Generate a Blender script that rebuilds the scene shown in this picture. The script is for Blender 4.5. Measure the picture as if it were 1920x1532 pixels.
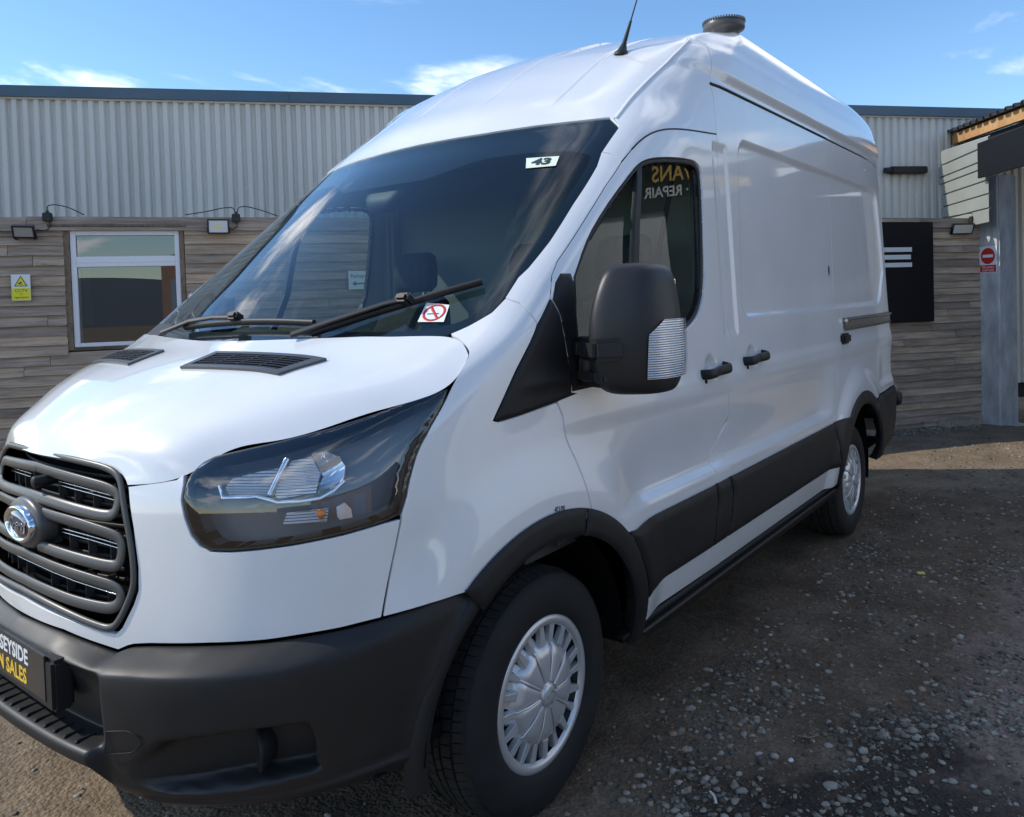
import bpy, bmesh, math, random
import numpy as np
from mathutils import Vector, Matrix
from mathutils.geometry import delaunay_2d_cdt
random.seed(7); RNG = np.random.default_rng(7)
for o in list(bpy.data.objects): bpy.data.objects.remove(o)
SC = bpy.context.scene; COL = SC.collection
# ------------------------------------------------------------------ camera
CAM_POS = (-0.758, -2.2784, 1.5016); CAM_YAW, CAM_PITCH, CAM_ROLL = math.radians(38.334), math.radians(1.602), math.radians(-1.757)
CAM_F, CAM_PX, CAM_PY, IMG_W, IMG_H = 1454.35, 945.2, 603.0, 1920., 1532.
def _cam():
    cy, sy, cp, sp = math.cos(CAM_YAW), math.sin(CAM_YAW), math.cos(CAM_PITCH), math.sin(CAM_PITCH)
    f = Vector((cy*cp, sy*cp, -sp)); r = Vector((sy, -cy, 0)); u = r.cross(f); c, s = math.cos(CAM_ROLL), math.sin(CAM_ROLL)
    r2 = c*r + s*u; u2 = -s*r + c*u
    cam = bpy.data.cameras.new('camera'); ob = bpy.data.objects.new('camera', cam); COL.objects.link(ob)
    m = Matrix((r2, u2, -f)).transposed().to_4x4(); m.translation = Vector(CAM_POS); ob.matrix_world = m
    cam.sensor_fit = 'HORIZONTAL'; cam.sensor_width = 36; cam.lens = CAM_F / IMG_W * 36
    cam.shift_x = (IMG_W/2 - CAM_PX) / IMG_W; cam.shift_y = -(IMG_H/2 - CAM_PY) / IMG_W
    cam.clip_start = .05; cam.clip_end = 3000; SC.camera = ob
_cam()
# ------------------------------------------------------------------ light
SUN_EL = math.radians(40); SUN_AZ = math.atan2(.835, -.55)          # direction towards the sun in the ground plane
SUN_STRENGTH, SKY_STRENGTH, EXPOSURE = 1.9, .105, 1.0
sl = bpy.data.lights.new('sun', 'SUN'); sl.energy = SUN_STRENGTH; sl.angle = math.radians(.6); sl.color = (1, .93, .82)
so = bpy.data.objects.new('sun', sl); COL.objects.link(so)
sd = Vector((math.cos(SUN_AZ)*math.cos(SUN_EL), math.sin(SUN_AZ)*math.cos(SUN_EL), math.sin(SUN_EL)))
so.rotation_euler = sd.to_track_quat('Z', 'Y').to_euler(); so.location = sd * 40
W = bpy.data.worlds.new('World'); SC.world = W; W.use_nodes = True
def _world():
    nt = W.node_tree; N = nt.nodes; L = nt.links; N.clear()
    out = N.new('ShaderNodeOutputWorld'); bg = N.new('ShaderNodeBackground'); bg.inputs['Strength'].default_value = SKY_STRENGTH
    sky = N.new('ShaderNodeTexSky'); sky.sky_type = 'NISHITA'; sky.sun_disc = False; sky.sun_elevation = SUN_EL
    sky.sun_rotation = math.pi/2 - SUN_AZ; sky.air_density = 1.0; sky.dust_density = .05; sky.ozone_density = 3.0
    tc = N.new('ShaderNodeTexCoord'); sep = N.new('ShaderNodeSeparateXYZ'); L.new(tc.outputs['Generated'], sep.inputs[0])
    zc = N.new('ShaderNodeMath'); zc.operation = 'MAXIMUM'; zc.inputs[1].default_value = .04; L.new(sep.outputs['Z'], zc.inputs[0])
    za = N.new('ShaderNodeMath'); za.operation = 'ADD'; za.inputs[1].default_value = .16; L.new(zc.outputs[0], za.inputs[0])
    dv = N.new('ShaderNodeVectorMath'); dv.operation = 'DIVIDE'; cmb = N.new('ShaderNodeCombineXYZ')
    for i in range(3): L.new(za.outputs[0], cmb.inputs[i])
    L.new(tc.outputs['Generated'], dv.inputs[0]); L.new(cmb.outputs[0], dv.inputs[1])
    mp = N.new('ShaderNodeMapping'); mp.inputs['Location'].default_value = CLOUD_OFFSET; mp.inputs['Rotation'].default_value = (0, 0, CLOUD_ROT); mp.inputs['Scale'].default_value = (1.0, 1.5, 0); L.new(dv.outputs[0], mp.inputs[0])
    n1 = N.new('ShaderNodeTexNoise'); n1.inputs['Scale'].default_value = CLOUD_SCALE; n1.inputs['Detail'].default_value = 10; n1.inputs['Roughness'].default_value = .56; n1.inputs['Distortion'].default_value = .35; L.new(mp.outputs[0], n1.inputs['Vector'])
    cr = N.new('ShaderNodeValToRGB'); cr.color_ramp.elements[0].position = CLOUD_LO; cr.color_ramp.elements[1].position = CLOUD_HI; cr.color_ramp.interpolation = 'EASE'; L.new(n1.outputs['Fac'], cr.inputs[0])
    # thick parts of a cloud are a little greyer; clouds towards the sun are brighter (light scattered forwards)
    cr2 = N.new('ShaderNodeValToRGB'); cr2.color_ramp.elements[0].position = .56; cr2.color_ramp.elements[0].color = (9.4, 9.4, 9.6, 1); cr2.color_ramp.elements[1].position = .76; cr2.color_ramp.elements[1].color = (6.6, 6.8, 7.2, 1); L.new(n1.outputs['Fac'], cr2.inputs[0])
    dt = N.new('ShaderNodeVectorMath'); dt.operation = 'DOT_PRODUCT'; dt.inputs[1].default_value = tuple(sd); L.new(tc.outputs['Generated'], dt.inputs[0])
    mr = N.new('ShaderNodeMapRange'); mr.interpolation_type = 'SMOOTHSTEP'; mr.inputs['From Min'].default_value = .45; mr.inputs['From Max'].default_value = 1.0; mr.inputs['To Min'].default_value = 1.0; mr.inputs['To Max'].default_value = 2.0; L.new(dt.outputs['Value'], mr.inputs['Value'])
    fs = N.new('ShaderNodeVectorMath'); fs.operation = 'SCALE'; L.new(cr2.outputs[0], fs.inputs[0]); L.new(mr.outputs[0], fs.inputs['Scale'])
    mx = N.new('ShaderNodeMixRGB'); L.new(cr.outputs[0], mx.inputs[0])
    hs = N.new('ShaderNodeHueSaturation'); hs.inputs['Hue'].default_value = .499; hs.inputs['Saturation'].default_value = 1.12; L.new(sky.outputs[0], hs.inputs['Color'])
    L.new(hs.outputs[0], mx.inputs[1]); L.new(fs.outputs[0], mx.inputs[2])
    L.new(mx.outputs[0], bg.inputs['Color']); L.new(bg.outputs[0], out.inputs[0])
CLOUD_OFFSET, CLOUD_ROT, CLOUD_SCALE, CLOUD_LO, CLOUD_HI = (5.9386, 3.0958, 0), -.5, .95, .515, .67
_world()
SC.view_settings.view_transform = 'Standard'; SC.view_settings.look = 'None'; SC.view_settings.gamma = 1; SC.view_settings.use_curve_mapping = False
SC.view_settings.exposure = EXPOSURE
SC.render.engine = 'CYCLES'; SC.cycles.use_denoising = True; SC.cycles.max_bounces = 10; SC.cycles.glossy_bounces = 5; SC.cycles.transparent_max_bounces = 14; SC.cycles.transmission_bounces = 8
SC.cycles.sample_clamp_indirect = 6; SC.cycles.caustics_reflective = False; SC.cycles.caustics_refractive = False
# ------------------------------------------------------------------ materials
MATS = {}
def _nt(name):
    m = bpy.data.materials.new(name); m.use_nodes = True; MATS[name] = m
    nt = m.node_tree; b = nt.nodes['Principled BSDF']; return m, nt, b
def setp(b, **k):
    for n, v in k.items():
        n = {'rough': 'Roughness', 'metal': 'Metallic', 'color': 'Base Color', 'coat': 'Coat Weight', 'coatr': 'Coat Roughness', 'spec': 'Specular IOR Level', 'trans': 'Transmission Weight', 'ior': 'IOR'}[n]
        if n == 'Base Color' and len(v) == 3: v = (*v, 1)
        b.inputs[n].default_value = v
def tex_noise(nt, scale, detail=4, rough=.55, coord='Object', vec=None, stretch=None):
    N = nt.nodes; L = nt.links; n = N.new('ShaderNodeTexNoise'); n.inputs['Scale'].default_value = scale; n.inputs['Detail'].default_value = detail; n.inputs['Roughness'].default_value = rough
    if vec is None:
        tc = N.new('ShaderNodeTexCoord'); vec = tc.outputs[coord]
    if stretch:
        mp = N.new('ShaderNodeMapping'); mp.inputs['Scale'].default_value = stretch; L.new(vec, mp.inputs[0]); vec = mp.outputs[0]
    L.new(vec, n.inputs['Vector']); return n
def ramp(nt, src, stops):
    r = nt.nodes.new('ShaderNodeValToRGB'); e = r.color_ramp.elements
    while len(e) < len(stops): e.new(.5)
    for i, (p, c) in enumerate(stops):
        e[i].position = p; e[i].color = (*c, 1) if not isinstance(c, (int, float)) else (c, c, c, 1)
    nt.links.new(src, r.inputs[0]); return r
def bump(nt, b, src, strength, dist=.01):
    n = nt.nodes.new('ShaderNodeBump'); n.inputs['Strength'].default_value = strength; n.inputs['Distance'].default_value = dist
    nt.links.new(src, n.inputs['Height']); nt.links.new(n.outputs[0], b.inputs['Normal']); return n
def mat(name, color, rough=.5, metal=0, coat=0, spec=.5, noise=None, bmp=None, coatr=.03):
    """noise=(scale, amount, stretch): colour variation; bmp=(scale, strength)"""
    m, nt, b = _nt(name); setp(b, color=color, rough=rough, metal=metal, coat=coat, spec=spec, coatr=coatr)
    if noise:
        n = tex_noise(nt, noise[0], 5, .6, stretch=noise[2] if len(noise) > 2 else None); a = noise[1]
        r = ramp(nt, n.outputs['Fac'], [(.25, tuple(max(0, c*(1-a)) for c in color)), (.75, tuple(min(1, c*(1+a)) for c in color))]); nt.links.new(r.outputs[0], b.inputs['Base Color'])
        rr = ramp(nt, n.outputs['Fac'], [(.2, max(0, rough-.08)), (.8, min(1, rough+.08))]); nt.links.new(rr.outputs[0], b.inputs['Roughness'])
    if bmp:
        n2 = tex_noise(nt, bmp[0], 3, .6); bump(nt, b, n2.outputs['Fac'], bmp[1], .002)
    return m
def glass(name, tint, refl_ior=1.5, rough=0.0, fog=0.0, fogc=(.5,.55,.6)):
    """single sheet of glass: what is behind it through a tint, plus a Fresnel reflection"""
    m = bpy.data.materials.new(name); m.use_nodes = True; MATS[name] = m; nt = m.node_tree; N = nt.nodes; L = nt.links; N.clear()
    o = N.new('ShaderNodeOutputMaterial'); t = N.new('ShaderNodeBsdfTransparent'); t.inputs[0].default_value = (*tint, 1)
    g = N.new('ShaderNodeBsdfGlossy'); g.inputs['Roughness'].default_value = rough; g.inputs[0].default_value = (1, 1, 1, 1)
    mx = N.new('ShaderNodeMixShader'); ge = N.new('ShaderNodeNewGeometry'); dt = N.new('ShaderNodeVectorMath'); dt.operation = 'DOT_PRODUCT'; L.new(ge.outputs['Normal'], dt.inputs[0]); L.new(ge.outputs['Incoming'], dt.inputs[1])
    def mth(op, a, bb):                                       # Schlick's reflectance, the same from either side of the sheet
        q = N.new('ShaderNodeMath'); q.operation = op
        for i, v in enumerate((a, bb)):
            if isinstance(v, (int, float)): q.inputs[i].default_value = v
            elif v is not None: L.new(v, q.inputs[i])
        return q.outputs[0]
    r0 = ((refl_ior-1)/(refl_ior+1))**2; cc = mth('SUBTRACT', 1.0, mth('ABSOLUTE', dt.outputs['Value'], None)); p5 = mth('POWER', cc, 5.0); fr = mth('ADD', mth('MULTIPLY', p5, 1-r0), r0)
    L.new(fr, mx.inputs[0]); L.new(t.outputs[0], mx.inputs[1]); L.new(g.outputs[0], mx.inputs[2]); sh = mx.outputs[0]
    if fog:
        d = N.new('ShaderNodeBsdfDiffuse'); d.inputs[0].default_value = (*fogc, 1); m2 = N.new('ShaderNodeMixShader'); m2.inputs[0].default_value = fog
        L.new(t.outputs[0], m2.inputs[1]); L.new(d.outputs[0], m2.inputs[2]); L.new(m2.outputs[0], mx.inputs[1])
    L.new(sh, o.inputs[0]); return m
# ------------------------------------------------------------------ objects
def link(o, parent=None):
    COL.objects.link(o)
    if parent is not None: o.parent = parent
    return o
def tag(o, label=None, cat=None, group=None, kind=None):
    if label: o['label'] = label
    if cat: o['category'] = cat
    if group: o['group'] = group
    if kind: o['kind'] = kind
    return o
def empty(name, loc=(0,0,0), rz=0, parent=None):
    o = bpy.data.objects.new(name, None); o.location = loc; o.rotation_euler = (0, 0, rz); o.empty_display_size = .1; return link(o, parent)
def mesh_obj(name, V, F, material=None, parent=None, smooth=False, normals=None):
    me = bpy.data.meshes.new(name); me.from_pydata([tuple(map(float, v)) for v in V], [], [tuple(int(i) for i in f) for f in F])
    if smooth or normals is not None: me.polygons.foreach_set('use_smooth', [True] * len(me.polygons))
    me.update()
    if normals is not None: me.normals_split_custom_set_from_vertices([tuple(map(float, n)) for n in normals])
    o = bpy.data.objects.new(name, me)
    if material is not None:
        for mm in (material if isinstance(material, (list, tuple)) else [material]): me.materials.append(MATS[mm] if isinstance(mm, str) else mm)
    return link(o, parent)
class MB:
    """collects shapes into one mesh"""
    def __init__(s): s.v = []; s.f = []; s.sm = []
    def add(s, V, F, smooth=False):
        k = len(s.v); s.v += [tuple(map(float, v)) for v in V]; s.f += [tuple(i + k for i in f) for f in F]; s.sm += [smooth] * len(F); return s
    def box(s, c, d, rot=None, bev=0):
        x, y, z = d[0]/2, d[1]/2, d[2]/2
        if bev:
            bm = bmesh.new(); bmesh.ops.create_cube(bm, size=1)
            for v in bm.verts: v.co = Vector((v.co.x*d[0], v.co.y*d[1], v.co.z*d[2]))
            bmesh.ops.bevel(bm, geom=list(bm.edges), offset=bev, segments=2, affect='EDGES'); bm.verts.index_update()
            V = [v.co.copy() for v in bm.verts]; F = [[v.index for v in f.verts] for f in bm.faces]; bm.free()
        else:
            V = [Vector(p) for p in ((-x,-y,-z),(x,-y,-z),(x,y,-z),(-x,y,-z),(-x,-y,z),(x,-y,z),(x,y,z),(-x,y,z))]
            F = [(3,2,1,0),(4,5,6,7),(0,1,5,4),(1,2,6,5),(2,3,7,6),(3,0,4,7)]
        R = rot if rot is not None else Matrix.Identity(3); c = Vector(c)
        return s.add([R @ v + c for v in V], F, bool(bev) and False)
    def tube(s, pts, r, n=10, caps=True, smooth=True, flat=None):
        """round bar along a polyline; r scalar or list; flat=(a,b,up) elliptical section"""
        pts = [Vector(p) for p in pts]; m = len(pts); rr = r if isinstance(r, (list, tuple)) else [r]*m; V = []; F = []; up = None
        for i, p in enumerate(pts):
            t = (pts[min(i+1, m-1)] - pts[max(i-1, 0)]).normalized()
            if up is None:
                up = Vector((0,0,1)) if abs(t.z) < .9 else Vector((1,0,0))
                if flat: up = Vector(flat[2])
            a = t.cross(up).normalized(); b = a.cross(t).normalized(); up = b
            for k in range(n):
                q = 2*math.pi*k/n; ca, cb = math.cos(q), math.sin(q)
                if flat: V.append(p + a*ca*flat[0]*rr[i] + b*cb*flat[1]*rr[i])
                else: V.append(p + a*ca*rr[i] + b*cb*rr[i])
        for i in range(m-1):
            for k in range(n): F.append((i*n+k, i*n+(k+1)%n, (i+1)*n+(k+1)%n, (i+1)*n+k))
        s.add(V, F, smooth)
        if caps: s.add(V[:n], [tuple(range(n))[::-1]]); s.add(V[-n:], [tuple(range(n))])
        return s
    def lathe(s, prof, n=48, M=None, smooth=True, close=False):
        """prof (r, h) about local z"""
        M = M or Matrix.Identity(4); V = []; F = []; m = len(prof)
        for r, h in prof:
            for k in range(n):
                q = 2*math.pi*k/n; V.append(M @ Vector((r*math.cos(q), r*math.sin(q), h)))
        for i in range(m-1):
            for k in range(n): F.append((i*n+k, i*n+(k+1)%n, (i+1)*n+(k+1)%n, (i+1)*n+k))
        return s.add(V, F, smooth)
    def prism(s, poly, d0, d1, M=None):
        """polygon (x,y) extruded from z=d0 to d1, then M"""
        M = M or Matrix.Identity(4); n = len(poly)
        V = [M @ Vector((x, y, d0)) for x, y in poly] + [M @ Vector((x, y, d1)) for x, y in poly]
        F = [tuple(range(n))[::-1], tuple(range(n, 2*n))] + [(i, (i+1)%n, n+(i+1)%n, n+i) for i in range(n)]
        return s.add(V, F)
    def build(s, name, material, parent=None, bevel=0, auto=None, segs=2):
        me = bpy.data.meshes.new(name); me.from_pydata(s.v, [], s.f); me.polygons.foreach_set('use_smooth', s.sm); me.validate(); me.update()
        for mm in (material if isinstance(material, (list, tuple)) else [material]): me.materials.append(MATS[mm] if isinstance(mm, str) else mm)
        o = link(bpy.data.objects.new(name, me), parent)
        bm = bmesh.new(); bm.from_mesh(me); bmesh.ops.recalc_face_normals(bm, faces=bm.faces)
        if bevel:
            ed = [e for e in bm.edges if len(e.link_faces) == 2 and e.calc_face_angle(0) > .5]
            bmesh.ops.bevel(bm, geom=ed, offset=bevel, segments=segs, affect='EDGES', clamp_overlap=True)
            if segs > 1:
                for f in bm.faces: f.smooth = True
                for e in bm.edges: e.smooth = (len(e.link_faces) < 2) or e.calc_face_angle(0) < .9
        bm.to_mesh(me); bm.free()
        return o
def grid_obj(name, P, material, parent=None, flip=False, close_u=False):
    P = np.asarray(P, float); m, n = P.shape[:2]; F = []
    for i in range(m - (0 if close_u else 1)):
        for j in range(n-1):
            q = (i*n+j, ((i+1)%m)*n+j, ((i+1)%m)*n+j+1, i*n+j+1); F.append(q[::-1] if flip else q)
    return mesh_obj(name, P.reshape(-1, 3), F, material, parent, smooth=True)
def text_obj(name, body, size, M, material, parent=None, depth=.001, align='CENTER', shear=0, bold=0, space=1.0, xs=1.0):
    cu = bpy.data.curves.new(name, 'FONT'); cu.body = body; cu.size = size; cu.align_x = align; cu.align_y = 'CENTER'; cu.extrude = depth; cu.shear = shear; cu.offset = bold; cu.space_character = space; cu.resolution_u = 3
    o = bpy.data.objects.new(name, cu); COL.objects.link(o); bpy.context.view_layer.update()
    dg = bpy.context.evaluated_depsgraph_get(); me = bpy.data.meshes.new_from_object(o.evaluated_get(dg)); bpy.data.objects.remove(o); bpy.data.curves.remove(cu)
    me.transform(Matrix.Diagonal((xs, 1, 1, 1))); me.transform(M); me.name = name; me.materials.clear(); me.materials.append(MATS[material]); o = bpy.data.objects.new(name, me); return link(o, parent)
def frame(o, x, y, z=None):
    """4x4 with local x,y (,z) axes at o"""
    x = Vector(x).normalized(); y = Vector(y).normalized(); z = Vector(z).normalized() if z is not None else x.cross(y).normalized(); y = z.cross(x).normalized()
    m = Matrix((x, y, z)).transposed().to_4x4(); m.translation = Vector(o); return m
# ---------------------------------------------------------------- splines
def _tri(a, b, c, d):
    n = len(b); b = b.copy(); d = d.copy()
    for i in range(1, n):
        w = a[i] / b[i-1]; b[i] -= w * c[i-1]; d[i] = d[i] - w * d[i-1]
    x = d.copy(); x[-1] = d[-1] / b[-1]
    for i in range(n-2, -1, -1): x[i] = (d[i] - c[i] * x[i+1]) / b[i]
    return x
def spl_slopes(x, y, d0=None, d1=None):
    """first derivatives at knots of a C2 cubic; y (n,k); d0/d1 clamp or None (natural)"""
    x = np.asarray(x, float); y = np.asarray(y, float); n = len(x); h = np.diff(x)
    a = np.zeros(n); b = np.zeros(n); c = np.zeros(n); r = np.zeros_like(y)
    dl = (y[1:] - y[:-1]) / h.reshape(-1, *([1] * (y.ndim-1)))
    for i in range(1, n-1):
        a[i] = h[i]; b[i] = 2 * (h[i-1] + h[i]); c[i] = h[i-1]
        r[i] = 3 * (h[i] * dl[i-1] + h[i-1] * dl[i])
    if d0 is None: b[0] = 2; c[0] = 1; r[0] = 3 * dl[0]
    else: b[0] = 1; r[0] = d0
    if d1 is None: b[-1] = 2; a[-1] = 1; r[-1] = 3 * dl[-1]
    else: b[-1] = 1; r[-1] = d1
    return _tri(a, b, c, r)
def spl_eval(x, y, m, q):
    x = np.asarray(x, float); q = np.asarray(q, float)
    i = np.clip(np.searchsorted(x, q, side='right') - 1, 0, len(x) - 2)
    h = (x[1:] - x[:-1])[i]; t = (q - x[i]) / h
    t2 = t*t; t3 = t2*t
    return (2*t3 - 3*t2 + 1) * y[i] + (t3 - 2*t2 + t) * h * m[i] + (-2*t3 + 3*t2) * y[i+1] + (t3 - t2) * h * m[i+1]
def curve1(x, y):
    x = np.asarray(x, float); y = np.asarray(y, float); m = spl_slopes(x, y)
    return lambda q: spl_eval(x, y, m, q)
def sstep(a, b, x):
    t = np.clip((x - a) / (b - a), 0, 1); return t*t*(3 - 2*t)
# ---------------------------------------------------------------- body skin
XS = 2.43            # cab seam
SK = [0., .16, .32, .45, .55, .64, .80, 1.0]      # columns: 0 centre,1,2 bow,3 corner front(E),4 corner mid,5 side start(D),6,7 seam
# rows: z , half width at seam, x0, then per column (x, y) 1..6 generated from E, M, D guides
def lin(z, zs, vs): return np.interp(z, zs, vs)
ZR = [.12,.26,.40,.52,.62,.72,.82,.92,1.0,1.08,1.15,1.22,1.29,1.36,1.43,1.52,1.64,1.78,1.93,2.06,2.16,2.26,2.36,2.46,2.56,2.64,2.70,2.75,2.79,2.812,2.826,2.83]
_yb = curve1([.1,.3,.4,.46,.52,.65,.8,1.0,1.2,1.4,1.6,1.8,2.0,2.16,2.26,2.36,2.46,2.56,2.64,2.70,2.75,2.79,2.812,2.826,2.83], [.95,.975,1.004,1.018,1.030,1.04,1.04,1.035,1.024,1.010,.999,.989,.978,.968,.961,.954,.946,.934,.913,.885,.845,.78,.68,.45,.0005])
def yb(z): return _yb(z)
def xe(z): return float(np.interp(z, [2.1,2.26,2.36,2.46,2.56,2.64,2.70,2.75,2.79,2.812,2.826,2.83], [2.43,2.47,2.52,2.61,2.72,2.83,2.91,2.97,3.01,3.03,3.04,3.05]))
def build_rows(G):
    rows = []
    for z in ZR:
        w = float(yb(z)); XS = xe(z); pts = [None] * 8
        x0 = float(G['x0'](z)); pts[0] = (x0, 0.)
        ex, ey = float(G['ex'](z)), float(G['ey'](z)); mx, my = float(G['mx'](z)), float(G['my'](z)); dx, dy = float(G['dx'](z)), float(G['dy'](z))
        for k, f in ((1, .36), (2, .72)):
            b = G['bp'](z); pts[k] = (x0 + (ex - x0) * f ** b, -ey * f)
        pts[3] = (ex, -ey); pts[4] = (mx, -my); pts[5] = (dx, -dy)
        pts[6] = (dx + (XS - dx) * .48, -(dy + (w - dy) * .80)); pts[7] = (XS, -w)
        rows.append([(p[0], p[1], z) for p in pts])
    return np.array(rows)
def make_guides():
    G = {}
    nz = [.12,.26,.40,.52,.62,.72,.82,.92,1.0,1.08]
    # nose plan rings: superellipse
    def nose(z):
        x0 = np.interp(z, [.1,.26,.40,.55,.70,.85,1.0,1.1], [.09,.06,.04,.032,.03,.038,.056,.077])
        w = np.interp(z, [.1,.3,.4,.52,.7,.9,1.0,1.1], [.93,.945,.965,1.0,1.02,1.015,1.01,1.0]); xc = np.interp(z, [.1,.6,1.1], [.95,.98,1.02]); n = 2.30
        return x0, w, xc, n
    E = []; M = []; D = []; X0 = []
    for z in nz:
        x0, w, xc, n = nose(z); a = xc - x0
        def pt(f): return xc - a * (1 - f ** n) ** (1 / n), w * f
        X0.append(x0); E.append(pt(.70)); M.append(pt(.895)); D.append((xc, w))
    up = [1.43,1.52,1.64,1.78,1.93,2.06,2.16]
    for z in up:
        k = (z - 1.43) / .73; q = 2.143 - z
        X0.append(.705 + 1.165 * (z - 1.43) + .04 * k * k); E.append((.897 + .87 * k + .02 * k * k, .84 + .10 * q))
        M.append((.96 + .885 * k + .03 * k * k, .915 + .08 * q)); D.append((M[-1][0] + .20, float(yb(z)) - .007))
    for z, x0, e, m, d in [(2.26,1.685,(1.923,.833),(2.03,.90),(2.20,.948)), (2.36,1.82,(2.068,.84),(2.165,.90),(2.32,.94)), (2.46,1.965,(2.213,.845),(2.30,.898),(2.44,.933)),
            (2.56,2.13,(2.358,.848),(2.45,.892),(2.57,.92)), (2.64,2.28,(2.51,.835),(2.60,.872),(2.70,.90)), (2.70,2.42,(2.66,.80),(2.735,.84),(2.81,.868)),
            (2.75,2.56,(2.79,.735),(2.845,.782),(2.90,.82)), (2.79,2.72,(2.90,.64),(2.94,.69),(2.97,.735)), (2.812,2.84,(2.965,.53),(2.99,.575),(3.01,.625)), (2.826,2.95,(3.015,.34),(3.025,.375),(3.033,.41)), (2.83,3.049,(3.0493,.003),(3.0495,.005),(3.0497,.007))]:
        X0.append(x0); E.append(e); M.append(m); D.append(d)
    zz = nz + up + [2.26,2.36,2.46,2.56,2.64,2.70,2.75,2.79,2.812,2.826,2.83]
    # fill hidden rows between 1.08 and 1.43 on front columns by smooth interpolation, side columns from the same spline
    E = np.array(E); M = np.array(M); D = np.array(D)
    for nme, v in (('x0', X0), ('ex', E[:,0]), ('ey', E[:,1]), ('mx', M[:,0]), ('my', M[:,1]), ('dx', D[:,0]), ('dy', D[:,1])):
        G[nme] = curve1(zz, v)
    G['x0'] = curve1(nz + [1.13,1.22,1.32] + zz[len(nz):], X0[:len(nz)] + [.090,.26,.47] + X0[len(nz):])
    G['bp'] = lambda z: float(np.interp(z, [1.0,1.4,2.1,2.3], [2.15,2.0,2.0,2.2]))
    return G
class Skin:
    NC = 41
    def __init__(self):
        G = build_rows(make_guides()); rows = []
        sn = np.linspace(0, 1, self.NC)
        for r in G:
            L = np.concatenate([[0], np.cumsum(np.linalg.norm(np.diff(r[:,:2], axis=0), axis=1) ** .8)])
            c0 = (r[1] - r[0]) / (L[1] - L[0]) * 1.0; c0[0] = 0; c1 = (r[-1] - r[-2]) / (L[-1] - L[-2]); c1[1] = 0
            m = spl_slopes(L, r, c0, c1)
            def ev(q):
                i = np.clip(np.searchsorted(L, q, side='right') - 1, 0, len(L) - 2); h = (L[i+1] - L[i]); t = ((q - L[i]) / h)[:,None]; h = h[:,None]; t2 = t*t; t3 = t2*t
                return (2*t3 - 3*t2 + 1) * r[i] + (t3 - 2*t2 + t) * h * m[i] + (-2*t3 + 3*t2) * r[i+1] + (t3 - t2) * h * m[i+1]
            q = np.linspace(0, L[-1], 400); C = ev(q); A = np.concatenate([[0], np.cumsum(np.linalg.norm(np.diff(C, axis=0), axis=1))]); A /= A[-1]
            rows.append(np.stack([np.interp(sn, A, C[:,k]) for k in range(3)], 1))
        self.P = np.array(rows); P = self.P
        d = np.linalg.norm(np.diff(P, axis=0), axis=2).mean(1); self.t = np.concatenate([[0], np.cumsum(d)]); self.s = sn
        Q = P.transpose(1, 0, 2)
        c0 = (Q[1] - Q[0]) / (sn[1] - sn[0]); c0[:,0] = 0; c0[:,2] = 0
        c1 = (Q[-1] - Q[-2]) / (sn[-1] - sn[-2]); c1[:,1] = 0; c1[:,2] = 0; self.K = 2.3
        A = np.stack([Q, spl_slopes(sn, Q, c0, c1)], 0).transpose(2, 0, 1, 3)
        self.Ar = A; self.Mt = spl_slopes(self.t, A)
    def __call__(self, s, t):
        s = np.asarray(s, float); t = np.asarray(t, float); s, t = np.broadcast_arrays(s, t); sh = s.shape; s = s.ravel(); t = t.ravel()
        i = np.clip(np.searchsorted(self.t, t, side='right') - 1, 0, len(self.t) - 2); h = (self.t[i+1] - self.t[i]); u = (t - self.t[i]) / h; u2 = u*u; u3 = u2*u
        w = [2*u3 - 3*u2 + 1, (u3 - 2*u2 + u) * h, -2*u3 + 3*u2, (u3 - u2) * h]
        s1 = np.minimum(s, 1.0); j = np.clip(np.searchsorted(self.s, s1, side='right') - 1, 0, len(self.s) - 2); hs = (self.s[j+1] - self.s[j]); v = (s1 - self.s[j]) / hs; v2 = v*v; v3 = v2*v
        ws = [(0, 0, 2*v3 - 3*v2 + 1), (1, 0, (v3 - 2*v2 + v) * hs), (0, 1, -2*v3 + 3*v2), (1, 1, (v3 - v2) * hs)]
        out = np.zeros((len(s), 3))
        for k, dj, wk in ws:
            val = (w[0][:,None] * self.Ar[i, k, j+dj] + w[1][:,None] * self.Mt[i, k, j+dj] + w[2][:,None] * self.Ar[i+1, k, j+dj] + w[3][:,None] * self.Mt[i+1, k, j+dj])
            out += wk[:,None] * val
        e = np.maximum(s - 1.0, 0); out[:,0] += e * self.K
        return out.reshape(sh + (3,))
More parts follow.
